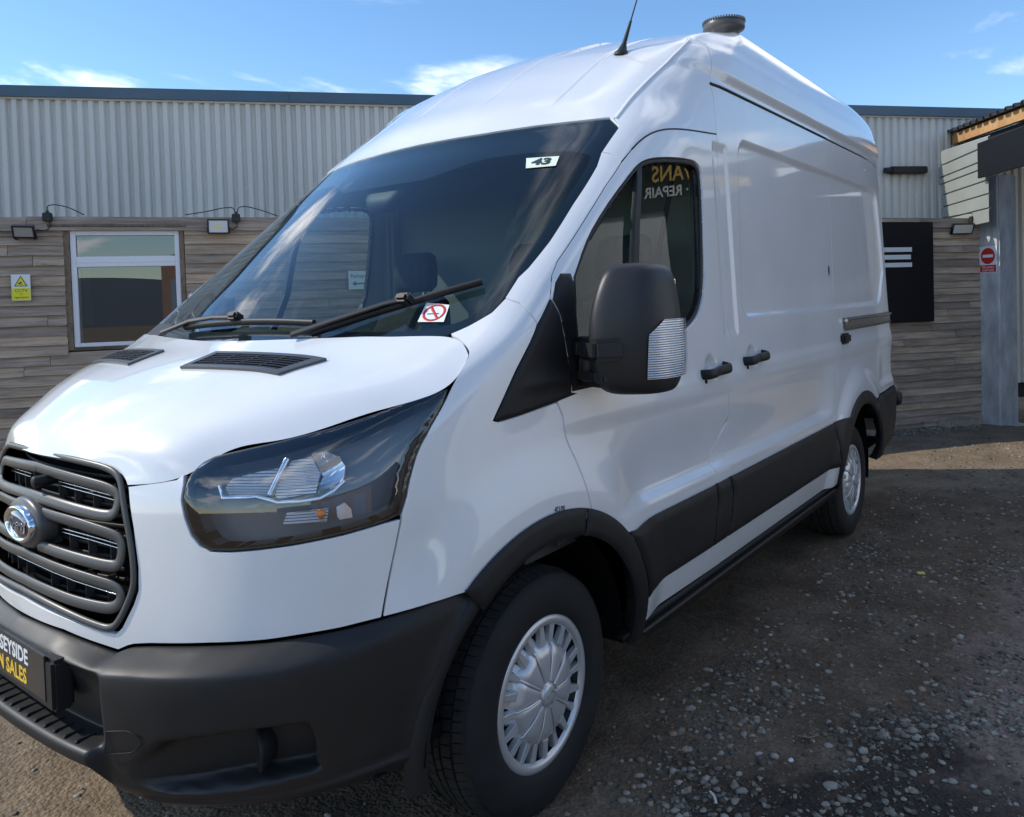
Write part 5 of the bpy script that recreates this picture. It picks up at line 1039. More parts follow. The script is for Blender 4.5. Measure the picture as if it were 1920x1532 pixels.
def plank(a0, a1, z0, z1, out=.0):
    """one lapped board; own object with length along its local x"""
    L_ = a1 - a0; h = z1 - z0; n = 5; V = []; rr = random.random
    sag = (rr()-.5)*.010; wv = [(rr()-.5)*.008 for _ in range(n+1)]
    for i in range(n+1):
        x = L_*i/n - L_/2; dz = sag*math.sin(math.pi*i/n) + wv[i]*.6
        V += [(x, -h/2 - .012 + dz, .036 + wv[i]*.6), (x, -h/2 - .012 + dz, .006), (x, h/2 + dz*.5, .002), (x, h/2 + dz*.5, .012)]
    F = []
    for i in range(n):
        o = i*4; F += [(o, o+4, o+7, o+3), (o+1, o, o+3, o+2)[:0] or (o, o+1, o+5, o+4), (o+3, o+7, o+6, o+2)]
    F += [(0, 3, 2, 1), (n*4, n*4+1, n*4+2, n*4+3)]
    o = mesh_obj('plank', V, F, 'weathered_wood', WALL); M = WALLM.copy(); M.translation = wp((a0+a1)/2, (z0+z1)/2, out + rr()*.006) - WALL.location
    o.matrix_local = M @ Matrix.Rotation((rr()-.5)*.006, 4, 'Z') @ Matrix.Rotation((rr()-.5)*.05, 4, 'X'); return o
WIN_A0, WIN_A1, WIN_Z0, WIN_Z1 = -1.575, -.672, 1.205, 2.195
def row_cuts(a0, a1):
    out = []; x = a0 - random.random()*1.6
    while x < a1:
        L_ = random.choice([1.8, 2.4, 2.4, 3.0]); s0, s1 = max(x, a0), min(x + L_ - .004, a1)
        if s1 - s0 > .12: out.append((s0, s1))
        x += L_
    return out
z = ZG; PITCH = .0795; k = 0
while z < 2.16:
    z1 = min(z + PITCH, 2.172)
    if z1 > WIN_Z0 and z < WIN_Z1: spans = [(-3.3, WIN_A0), (WIN_A1, 7.98)]
    else: spans = [(-3.3, 7.98)]
    for s0, s1 in spans:
        for c0, c1 in row_cuts(s0, s1):
            if c0 < 4.4 or c1 > 6.0: plank(c0, c1, z, z1 + .004)
    z = z1; k += 1
for c0, c1 in ((-3.3,-1.83),(-1.826,1.5),(1.504,4.6),(4.604,6.95),(6.954,7.98)): plank(c0, c1, 2.172, 2.272, .012)

m = MB()
for a0, a1, z0, z1 in ((-3.3,-1.53,ZG,2.25),(-.71,7.98,ZG,2.25),(-1.53,-.71,ZG,1.22),(-1.53,-.71,2.17,2.25)): m.add([wp(a0,z0,-.01), wp(a1,z0,-.01), wp(a1,z1,-.01), wp(a0,z1,-.01), wp(a0,z0,-.06), wp(a1,z0,-.06), wp(a1,z1,-.06), wp(a0,z1,-.06)], [(0,1,2,3),(7,6,5,4),(0,4,5,1),(1,5,6,2),(2,6,7,3),(3,7,4,0)])
wall_child(m, 'wall_backing', 'board_dark')
# window: timber lining, white plastic frame, two panes
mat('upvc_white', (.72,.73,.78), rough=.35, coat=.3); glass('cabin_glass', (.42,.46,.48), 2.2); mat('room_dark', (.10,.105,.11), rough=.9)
WIN = empty('window', (0,0,0), parent=WALL)
def wbox(a0, a1, z0, z1, o0, o1, nm, material, parent=WIN, bevel=.003):
    m = MB(); V = [wp(a, zz, o) for o in (o0, o1) for a, zz in ((a0,z0),(a1,z0),(a1,z1),(a0,z1))]; m.add(V, [(3,2,1,0),(4,5,6,7),(0,1,5,4),(1,2,6,5),(2,3,7,6),(3,0,4,7)]); return wall_child(m, nm, material, parent, bevel)
for a0, a1, z0, z1 in ((-1.582,-1.534,1.20,2.20),(-.712,-.676,1.20,2.20),(-1.534,-.712,1.196,1.222)): wbox(a0, a1, z0, z1, -.03, .022, 'window_lining', 'trim_wood')
wbox(-1.68,-.655,2.190,2.212,.0,.05,'window_head','trim_wood')
for a0, a1, z0, z1 in ((-1.532,-1.490,1.224,2.170),(-.752,-.714,1.224,2.170),(-1.490,-.752,2.125,2.170),(-1.490,-.752,1.870,1.955),(-1.490,-.752,1.224,1.256)): wbox(a0, a1, z0, z1, -.045, .008, 'window_frame', 'upvc_white')
wbox(-1.528,-.718,1.905,1.914,.008,.011,'window_bead','upvc_white',bevel=.001)
for z0, z1 in ((1.955,2.125),(1.256,1.870)): wbox(-1.490,-.752,z0,z1,-.022,-.018,'window_pane','cabin_glass',bevel=0)
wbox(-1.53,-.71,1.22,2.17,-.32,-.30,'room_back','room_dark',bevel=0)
mat('blind', (.30,.30,.30), rough=.8); wbox(-1.47,-1.41,1.40,1.87,-.10,-.09,'blind_edge','blind',bevel=0)
# ------------------------------------------------------------------ signs and lights on the wall
def board(nm, a0, a1, z0, z1, o0, o1, material, label=None, cat=None, group=None):
    m = MB(); c_ = wp((a0+a1)/2, z0, o0); V = [wp(a, zz, o) - c_ for o in (o0, o1) for a, zz in ((a0,z0),(a1,z0),(a1,z1),(a0,z1))]; m.add(V, [(3,2,1,0),(4,5,6,7),(0,1,5,4),(1,2,6,5),(2,3,7,6),(3,0,4,7)]); o = m.build(nm, material); o.location = c_; tag(o, label, cat, group); return o
def on_board(o, a, z, out): # transform in the board's own space
    M = WALLM.copy(); M.translation = wp(a, z, out) - o.location; return M
mat('sign_yellow', (.78,.72,.02), rough=.45); mat('sign_white', (.75,.76,.76), rough=.45); mat('sign_black', (.012,.012,.014), rough=.4); mat('sign_blue', (.05,.14,.32), rough=.45)
cctv = board('warning_sign', -1.945, -1.812, 1.612, 1.818, .056, .060, 'sign_white', 'yellow and white CCTV warning sign screwed to the boards left of the window', 'sign')
m = MB(); m.prism([(-.064,-.100),(.064,-.100),(.064,-.005),(-.064,-.005)], 0, .0008, on_board(cctv, -1.8785, 1.715, .0602)); m.build('yellow_panel', 'sign_yellow', cctv)
def tri(r): return [(r*math.cos(a), r*math.sin(a)) for a in (math.pi/2, math.pi*7/6, math.pi*11/6)]
m = MB(); m.prism(tri(.055), 0, .0010, on_board(cctv, -1.8785, 1.752, .0602)); m.build('warning_triangle', 'sign_black', cctv)
m = MB(); m.prism(tri(.044), 0, .0012, on_board(cctv, -1.8785, 1.752, .0605)); m.build('triangle_field', 'sign_yellow', cctv)
m = MB(); MM = on_board(cctv, -1.8785, 1.748, .0610); m.prism([(-.020,.0),(.004,.014),(.010,.004),(-.014,-.010)], 0, .0012, MM); m.prism([(.0,-.006),(.012,-.010),(.012,-.014),(-.002,-.012)], 0, .0012, MM); m.build('camera_mark', 'sign_black', cctv)
for s_, zz, sz in (('CCTV',1.690,.034),('in',1.664,.020),('operation',1.638,.025)): text_obj('sign_text', s_, sz, on_board(cctv, -1.8785, zz, .0614), 'sign_black', cctv, .0003)
rec = board('reception_sign', .66, .895, 1.635, 1.798, .056, .061, 'sign_white', 'white reception sign with an arrow, seen through the windscreen', 'sign')
text_obj('sign_text', 'Reception', .050, on_board(rec, .78, 1.752, .0614), 'sign_blue', rec, .0003, bold=.0004)
m = MB(); MM = on_board(rec, .78, 1.685, .0614); m.prism([(-.09,0),(-.055,.024),(-.055,.007),(.09,.007),(.09,-.007),(-.055,-.007),(-.055,-.024)], 0, .0006, MM); m.build('arrow', 'sign_blue', rec)
mat('board_black', (.006,.006,.008), rough=.55, spec=.3)
bb = board('sign_board', 5.2, 7.085, 1.115, 2.222, .055, .085, 'board_black', 'large black sign board on the wall just behind the van', 'sign')
for z0, z1, a1 in ((1.895,1.944,6.788),(1.812,1.862,6.772),(1.728,1.776,6.786)):
    m = MB(); m.prism([(6.35-6.5, z0-1.8), (a1-6.5, z0-1.8), (a1-6.5, z1-1.8), (6.35-6.5, z1-1.8)], 0, .002, on_board(bb, 6.5, 1.8, .0852)); m.build('letter_bar', 'sign_white', bb)
m = MB(); m.prism([(6.27-6.5,-.072),(6.35-6.5,-.072),(6.35-6.5,.144),(6.27-6.5,.144)], 0, .002, on_board(bb, 6.5, 1.8, .0852)); m.build('letter_bar', 'sign_white', bb)
mat('lamp_black', (.012,.012,.014), rough=.45); mat('led_panel', (.62,.63,.66), rough=.3, coat=.4); mat('led_chip', (.70,.62,.40), rough=.4)
def floodlight(a, z, w, h, yaw, pitch, label, grey=False, roll=0):
    o = empty('floodlight', wp(a, z, .09)); tag(o, label, 'floodlight', 'floodlights along the wall')
    R = WALLM.to_3x3().to_4x4() @ Matrix.Rotation(yaw, 4, 'Y') @ Matrix.Rotation(pitch, 4, 'X') @ Matrix.Rotation(roll, 4, 'Z')
    def part(nm, c, d, material, bev=.004): m = MB(); m.box(c, d, bev=bev); p = m.build(nm, material, o); p.data.transform(R); return p
    part('lamp_body', (0,0,-.010), (w, h, .028), 'lamp_black')
    for c, d in (((0, h/2-.006, .006), (w, .012, .012)), ((0, -h/2+.006, .006), (w, .012, .012)), ((w/2-.006, 0, .006), (.012, h-.024, .012)), ((-w/2+.006, 0, .006), (.012, h-.024, .012))): part('lamp_rim', c, d, 'lamp_black', .002)
    part('lamp_glass', (0,0,.0055), (w-.024, h-.024, .003), 'led_grey' if grey else 'led_panel', 0)
    if not grey: part('led_array', (0,0,.0075), (w*.36, h*.34, .001), 'led_chip', 0)
    m = MB(); m.tube([WALLM.to_3x3() @ Vector(q) for q in ((-w*.5,-.01,-.02),(-w*.5,-.05,-.05),(-w*.2,-.06,-.085),(w*.2,-.06,-.085),(w*.5,-.05,-.05),(w*.5,-.01,-.02))], .006, 6); m.build('lamp_bracket', 'lamp_black', o)
mat('led_grey', (.34,.35,.35), rough=.35, coat=.4)
floodlight(-1.835, 2.150, .155, .105, 0, .55, 'dim floodlight tilted down above the CCTV sign', True, -.02)
floodlight(-.398, 2.188, .172, .122, 0, .10, 'pale square floodlight facing out beside the window', False)
floodlight(7.50, 2.145, .26, .122, -.15, .35, 'pale floodlight at the right end of the wall by the pillar', False)
mat('box_black', (.015,.015,.017), rough=.5); mat('cable_black', (.012,.012,.013), rough=.5)
def junction(a, z, s, label, cables):
    o = empty('junction_box', wp(a, z, .03)); tag(o, label, 'junction box', 'junction boxes along the wall top')
    m = MB(); m.box(WALLM.to_3x3() @ Vector((0,0,.025)), (s, s*1.05, .05), WALLM.to_3x3(), bev=.006); m.build('box', 'box_black', o)
    m = MB(); m.box(WALLM.to_3x3() @ Vector((0,s*.6,.02)), (.02,.03,.02), WALLM.to_3x3(), bev=.004); m.build('gland', 'box_black', o)
    for pts in cables:
        Q = chaikin(np.array([tuple(WALLM.to_3x3() @ Vector(p)) for p in pts]), 3); m = MB(); m.tube([tuple(q) for q in Q], .0042, 6); m.build('cable', 'cable_black', o)
junction(-1.672, 2.268, .066, 'black junction box on the wall top left of the window', [[(0,.04,.02),(.0,.09,.03),(.06,.10,.03),(.15,.08,.02),(.26,.02,.0)], [(.01,-.03,.02),(.02,-.07,.03),(-.01,-.11,.03),(-.08,-.10,.04)]])
junction(-.257, 2.262, .066, 'black junction box on the wall top beside the windscreen pillar', [[(0,.04,.02),(-.02,.09,.03),(-.10,.085,.03),(-.25,.05,.02),(-.40,.03,.0)], [(.01,.04,.02),(.02,.09,.03),(.08,.10,.03),(.2,.07,.02),(.34,.02,.0)], [(0,-.03,.02),(.01,-.07,.03),(-.03,-.10,.03),(-.06,-.08,.04)]])
junction(7.70, 2.236, .10, 'black junction box on the wall top next to the pillar', [[(-.01,.05,.02),(-.02,.09,.03),(-.2,.07,.03),(-.42,.04,.0)], [(-.03,-.05,.02),(-.06,-.09,.03),(-.10,-.07,.04)]])
# ------------------------------------------------------------------ corrugated building behind
BA = math.radians(-42.5); BU = Vector((math.cos(BA), math.sin(BA), 0)); BN = Vector((math.sin(BA), -math.cos(BA), 0)); BO = Vector(CAM_POS) - BN*9.0; BO.z = 0
def bpnt(a, z, out=0): return BO + BU*a + BN*out + Vector((0,0,z))
def rtop(a): return 3.88 - .012*a
m_, nt, bs = _nt('grey_cladding'); setp(bs, color=(.36,.37,.36), rough=.42, spec=.4, metal=.0); n_ = tex_noise(nt, .9, 5, .6, stretch=(1,1,.35)); r_ = ramp(nt, n_.outputs['Fac'], [(.3, (.58,.56,.52)), (.72, (.72,.70,.65))]); nt.links.new(r_.outputs[0], bs.inputs['Base Color'])
n2 = tex_noise(nt, 22, 3, .6, stretch=(1,1,.04)); bump(nt, bs, n2.outputs['Fac'], .05, .003)
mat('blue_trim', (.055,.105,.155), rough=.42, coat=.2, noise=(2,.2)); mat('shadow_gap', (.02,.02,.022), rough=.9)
BLD = empty('corrugated_building', bpnt(0, ZG)); tag(BLD, 'long grey corrugated steel building with blue roof edge behind the board wall', 'building')
BINV = Matrix.Translation(-BLD.location); PT = .1085; SHEET = 9*PT
def sheet(a0, n):
    V = []; F = []; segs = [(0, 0), (.44, 0), (.56, -.034), (.88, -.034), (1.0, 0)]
    prof = []
    for k in range(n):
        for f, d in segs[:-1]: prof.append((a0 + (k+f)*PT, d))
    prof.append((a0 + n*PT, 0))
    for a, d in prof: V += [bpnt(a, .2, d), bpnt(a, rtop(a)-.11, d)]
    F = [(2*i, 2*i+2, 2*i+3, 2*i+1) for i in range(len(prof)-1)]
    o = mesh_obj('cladding_sheet', V, F, 'grey_cladding', BLD); o.data.transform(BINV); return o
a = -4.2
while a < 9.6: sheet(a, 9); a += SHEET
def bbox_(a0, a1, z0, z1, o0, o1, nm, material, parent, inv=BINV):
    m = MB(); V = [bpnt(aa, z0(aa) if callable(z0) else z0, o) if k < 2 else bpnt(aa, z1(aa) if callable(z1) else z1, o) for o in (o0, o1) for k, aa in enumerate((a0, a1, a1, a0))]; m.add(V, [(3,2,1,0),(4,5,6,7),(0,1,5,4),(1,2,6,5),(2,3,7,6),(3,0,4,7)]); o = m.build(nm, material, parent); o.data.transform(inv); return o
for i, (a0, a1) in enumerate(((-4.2,-.9),(-.897,2.1),(2.103,5.1),(5.103,9.9))): bbox_(a0, a1, lambda q: rtop(q)-.115, lambda q: rtop(q), -.05, .045, 'roof_edge', 'blue_trim', BLD)
bbox_(-4.2, 9.9, lambda q: rtop(q)-.135, lambda q: rtop(q)-.113, -.045, .012, 'drip_flashing', 'grey_cladding', BLD)
m = MB(); m.add([bpnt(-4.2,0,-.06), bpnt(9.9,0,-.06), bpnt(9.9,rtop(9.9)-.02,-.06), bpnt(-4.2,rtop(-4.2)-.02,-.06), bpnt(-4.2,4.6,-6), bpnt(9.9,4.6,-6)], [(0,1,2,3),(3,2,5,4)]); o = m.build('roof', 'shadow_gap', BLD); o.data.transform(BINV)
# ------------------------------------------------------------------ lean-to shed at the right: cladding, canopy, pillar
SW_ = Vector((.883,.469,0)); SN = Vector((-.469,.883,0)); SQ = Vector((10.275,-.588,0)); SP0 = Vector((9.658,-1.246,0))
def sp(Q, e, z, out=0): return Q - SW_*e + SN*out + Vector((0,0,z))
SHED = empty('lean_to_shed', sp(SQ, .7, ZG)); tag(SHED, 'lean-to shed end with pale grey horizontal cladding above the wall', 'shed'); SINV = Matrix.Translation(-SHED.location)
mat('pale_cladding', (.30,.315,.29), rough=.45, noise=(1.5,.12)); edges = [2.18,2.34,2.495,2.645,2.785,2.872,3.018,3.20]
for i, (z0, z1) in enumerate(zip(edges[:-1], edges[1:])):
    m = MB(); V = []; top = z1 - .016; zl = [(z0, -.028), (z0+.006, 0), (top, 0), (z1, -.028)]
    if i == len(edges) - 2:
        for zz, d in zl: V += [sp(SQ, -.05, zz, d), sp(SQ, 1.3, zz - (.08 if zz > 3.1 else 0), d)]
    else:
        for zz, d in zl: V += [sp(SQ, -.05 - (.10 if i in (4,5) else 0), zz, d), sp(SQ, 1.30, zz, d)]
    m.add(V, [(0,1,3,2),(2,3,5,4),(4,5,7,6)]); o = m.build('cladding_plank', 'pale_cladding', SHED); o.data.transform(SINV)
CAN = empty('canopy', sp(SP0, -.3, 3.2)); tag(CAN, 'canopy with raw timber edge and corrugated sheet roof at the right', 'canopy'); CINV = Matrix.Translation(-CAN.location)
def cbox(Q, e0, e1, z00, z01, z10, z11, o0, o1, nm, material, parent, inv, bevel=.004):
    m = MB(); V = [sp(Q, e, zz, o) for o in (o0, o1) for e, zz in ((e0,z00),(e1,z10),(e1,z11),(e0,z01))]; m.add(V, [(3,2,1,0),(4,5,6,7),(0,1,5,4),(1,2,6,5),(2,3,7,6),(3,0,4,7)]); o = m.build(nm, material, parent, bevel=bevel, segs=1); o.data.transform(inv); return o
cbox(SP0, -1.30, 1.2, 3.327, 3.462, 3.195, 3.322, -.02, .03, 'fascia_board', 'new_timber', CAN, CINV)
m = MB(); prof = []
for k in range(15):
    e = -1.36 + k*.185; zb = 3.47 - (e+1.3)*.0565
    for f, h in ((0,.0),(.35,.0),(.45,.035),(.62,.035),(.72,.0)): prof.append((e + f*.185, zb + h))
V = [sp(SP0, e, zz, .10) for e, zz in prof] + [sp(SP0, e, zz + .28, -2.6) for e, zz in prof]; q = len(prof); m.add(V, [(i, i+1, q+i+1, q+i) for i in range(q-1)]); V2 = [sp(SP0, e, zz+.006, .10) for e, zz in prof] + [sp(SP0, e, zz + .286, -2.6) for e, zz in prof]; m.add(V2, [(i, q+i, q+i+1, i+1) for i in range(q-1)]); m.add(V[:q] + V2[:q], [(i, q+i, q+i+1, i+1) for i in range(q-1)])
mat('roof_sheet', (.045,.047,.05), rough=.5); o = m.build('roof_sheet', 'roof_sheet', CAN); o.data.transform(CINV)
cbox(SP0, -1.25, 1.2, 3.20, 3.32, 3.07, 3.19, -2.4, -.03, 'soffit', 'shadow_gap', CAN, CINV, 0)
HB = cbox(SQ, 1.229, 2.569, 2.667, 3.048, 2.626, 3.006, .05, .08, 'header_board', 'board_black', CAN, CINV)
mat('batten', (.62,.33,.12), rough=.7); cbox(SP0, -.62, -.565, 2.90, 2.98, 2.90, 2.98, .02, .06, 'batten', 'batten', CAN, CINV)
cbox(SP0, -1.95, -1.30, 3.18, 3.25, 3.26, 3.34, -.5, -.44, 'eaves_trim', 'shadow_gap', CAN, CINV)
# galvanised column with its corner to the camera
m_, nt, bs = _nt('galvanised'); setp(bs, rough=.5, metal=.35, spec=.4); n_ = tex_noise(nt, 7, 6, .65, stretch=(1,1,.35)); r_ = ramp(nt, n_.outputs['Fac'], [(.28, (.34,.355,.375)), (.5, (.52,.535,.56)), (.75, (.74,.755,.77))]); nt.links.new(r_.outputs[0], bs.inputs['Base Color'])
v_ = nt.nodes.new('ShaderNodeTexVoronoi'); v_.inputs['Scale'].default_value = 40; bump(nt, bs, v_.outputs['Distance'], .15, .004)
cp = SP0 + Vector((.02,.03,0)); vd = (Vector(CAM_POS) - cp); vd.z = 0; vd.normalize(); ang = math.atan2(vd.y, vd.x)
COLM = empty('steel_column', (cp.x, cp.y, ZG-.02)); tag(COLM, 'galvanised square steel column holding up the canopy', 'column')
RC = Matrix.Rotation(ang + math.pi/4 + .05, 3, 'Z'); m = MB(); m.box((0,0,1.42), (.27,.27,2.84), RC, bev=.018); m.build('shaft', 'galvanised', COLM)
m = MB(); m.box((0,0,.01), (.44,.44,.03), RC); m.build('base_plate', 'galvanised', COLM)
fdir = RC @ Vector((0,1,0)); fl = [RC @ Vector(v) for v in ((1,0,0),(0,1,0),(-1,0,0),(0,-1,0))]
left = max((v for v in fl if v.dot(vd) > .3), key=lambda v: -(v.cross(vd)).z * -1 if False else (Vector((math.sin(CAM_YAW), -math.cos(CAM_YAW), 0)).dot(v) * -1))
px_ = Vector((0,0,1)).cross(left); NE = empty('no_entry_sign', Vector((cp.x, cp.y, 1.64)) + left*.136); tag(NE, 'red and white no entry sign stuck on the steel column', 'sign')
NM = frame((0,0,0), px_, (0,0,1), left)
m = MB(); m.prism([(-.115,0),(.115,0),(.115,.30),(-.115,.30)], .001, .003, NM); m.build('sign_panel', 'sign_white', NE)
m = MB(); m.prism([(.092*math.cos(a_), .19 + .092*math.sin(a_)) for a_ in np.linspace(0, 2*math.pi, 41)[:-1]], .003, .004, NM); m.build('red_disc', 'sign_red', NE)
m = MB(); m.prism([(-.068,.174),(.068,.174),(.068,.206),(-.068,.206)], .004, .005, NM); m.build('white_bar', 'sign_white', NE)
m = MB(); m.prism([(-.105,.008),(.105,.008),(.105,.088),(-.105,.088)], .003, .004, NM); m.build('red_panel', 'sign_red', NE)
text_obj('sign_text', 'No entry', .042, NM @ Matrix.Translation((0,.065,.0043)), 'sign_white', NE, .0003); text_obj('sign_text', 'staff only', .042, NM @ Matrix.Translation((0,.030,.0043)), 'sign_white', NE, .0003)
# dark bracket on the big building beside the shed
o = empty('wall_bracket', bpnt(6.75, 2.99, .05)); tag(o, 'black bracket sticking out of the corrugated wall beside the shed', 'bracket'); m = MB(); m.box(BU*-.05, (.50,.10,.09), Matrix.Rotation(BA,3,'Z'), bev=.012); m.build('arm', 'box_black', o); m = MB(); m.tube([BU*-.30 + Vector((0,0,0)), BU*-.37 + Vector((0,0,-.005))], .04, 12); m.build('cap', 'box_black', o)
# inside of the shed beyond the column
m = MB(); Q_ = SP0 + SW_*.3; m.add([sp(SP0,-.9,ZG,-1.6), sp(SP0,3.0,ZG,-1.6), sp(SP0,3.0,3.0,-1.6), sp(SP0,-.9,3.0,-1.6)], [(0,1,2,3)]); mat('shed_dark', (.03,.032,.035), rough=.9); o = m.build('back_wall', 'shed_dark', SHED); o.data.transform(SINV)
# ------------------------------------------------------------------ the yard behind the camera (seen in the paint and the glass)
mat('workshop_wall', (.62,.62,.60), rough=.6, noise=(.6,.2)); mat('workshop_pale', (.65,.65,.63), rough=.6); mat('letter_gold', (.72,.46,.10), rough=.4); mat('letter_white', (.78,.78,.78), rough=.4)
KO = Vector((12.2,-6.0,0)); WSH = empty('workshop', KO); tag(WSH, 'workshop front mirrored in the side of the van', 'building')
def kp(e, z, out=0): return SW_*e + SN*out + Vector((0,0,z))
def kbox(e0, e1, z0, z1, o0, o1, nm, material, parent=WSH):
    m = MB(); V = [kp(e, zz, o) for o in (o0, o1) for e, zz in ((e0,z0),(e1,z0),(e1,z1),(e0,z1))]; m.add(V, [(3,2,1,0),(4,5,6,7),(0,1,5,4),(1,2,6,5),(2,3,7,6),(3,0,4,7)]); return m.build(nm, material, parent)
kbox(-10, 6.6, -.1, 4.75, -.3, 0, 'wall', 'workshop_wall'); kbox(-10, 6.6, 4.75, 4.87, -.3, .12, 'roof_edge', 'workshop_pale')
for e0, e1 in ((-6.5,-3.2),(2.2,5.4)): kbox(e0, e1, -.1, 2.9, 0, .04, 'roller_door', 'workshop_pale')
kbox(-2.2, 2.8, 3.62, 4.42, .03, .09, 'sign_panel', 'board_black')
KM = frame((0,0,0), -SW_, (0,0,1), SN)
text_obj('sign_lettering', 'MERSEYSIDE VANS', .30, KM @ Matrix.Translation((-.65,4.10,.095)), 'letter_gold', WSH, .002, bold=.005, xs=1.15); text_obj('sign_lettering', 'SALES · SERVICE · REPAIR', .20, KM @ Matrix.Translation((-.45,3.86,.095)), 'letter_white', WSH, .002, bold=.004, xs=1.25)
mat('unit_brick', (.22,.13,.09), rough=.8, noise=(3,.2)); mat('unit_roof', (.10,.10,.11), rough=.7); mat('unit_door', (.16,.2,.27), rough=.5)
for x_, y_, w_, d_, h_, rz, lab in ((-14,-30,22,12,4.6,.35,'brick industrial unit mirrored in the headlamp'),(14,-38,26,14,5.2,-.12,'long industrial unit far across the yard, mirrored in the paintwork')):
    o = empty('industrial_unit', (x_,y_,-.1), rz); tag(o, lab, 'building'); m = MB(); m.box((0,0,h_/2), (w_,d_,h_)); m.build('wall', 'unit_brick', o); m = MB(); m.prism([(-d_/2-.4,0),(d_/2+.4,0),(0,1.7)], -w_/2-.3, w_/2+.3, frame((0,0,h_), (0,1,0), (0,0,1))); m.build('roof', 'unit_roof', o)
    for k in range(4):
        m = MB(); m.box((-w_/2 + w_*(k+.5)/4, d_/2+.03, 1.7), (3.2,.08,3.4)); m.build('roller_door', 'unit_door', o)
mat('shed_grey', (.30,.31,.31), rough=.6, noise=(.4,.15)); mat('shed_roof', (.20,.22,.24), rough=.5)
HS = empty('arched_shed', (-66,-61,0)); tag(HS, 'far shed with a curved roof mirrored in the wall window', 'building'); hd = Vector((.72,.69,0)).normalized(); hs_ = Vector((hd.y,-hd.x,0))
pr = [(-15,0),(15,0),(15,3.2)] + [(x_, 3.2 + 1.6*(1-(x_/15)**2)) for x_ in np.linspace(15,-15,21)] + [(-15,3.2)]
m = MB(); m.prism(pr, -18, 0, frame((0,0,0), hs_, (0,0,1))); m.build('gable', 'shed_roof', HS); m = MB(); V = []; n_ = 90
for k in range(n_+1):
    x_ = -14.9 + 29.8*k/n_
    for d in ((.06,.02) if k % 2 else (.02,.06)): V += []
    V += [frame((0,0,0), hs_, (0,0,1)) @ Vector((x_, 0, .05 + .06*(k % 2))), frame((0,0,0), hs_, (0,0,1)) @ Vector((x_, 3.1, .05 + .06*(k % 2)))]
m.add(V, [(2*k, 2*k+2, 2*k+3, 2*k+1) for k in range(n_)]); m.build('cladding', 'shed_grey', HS)
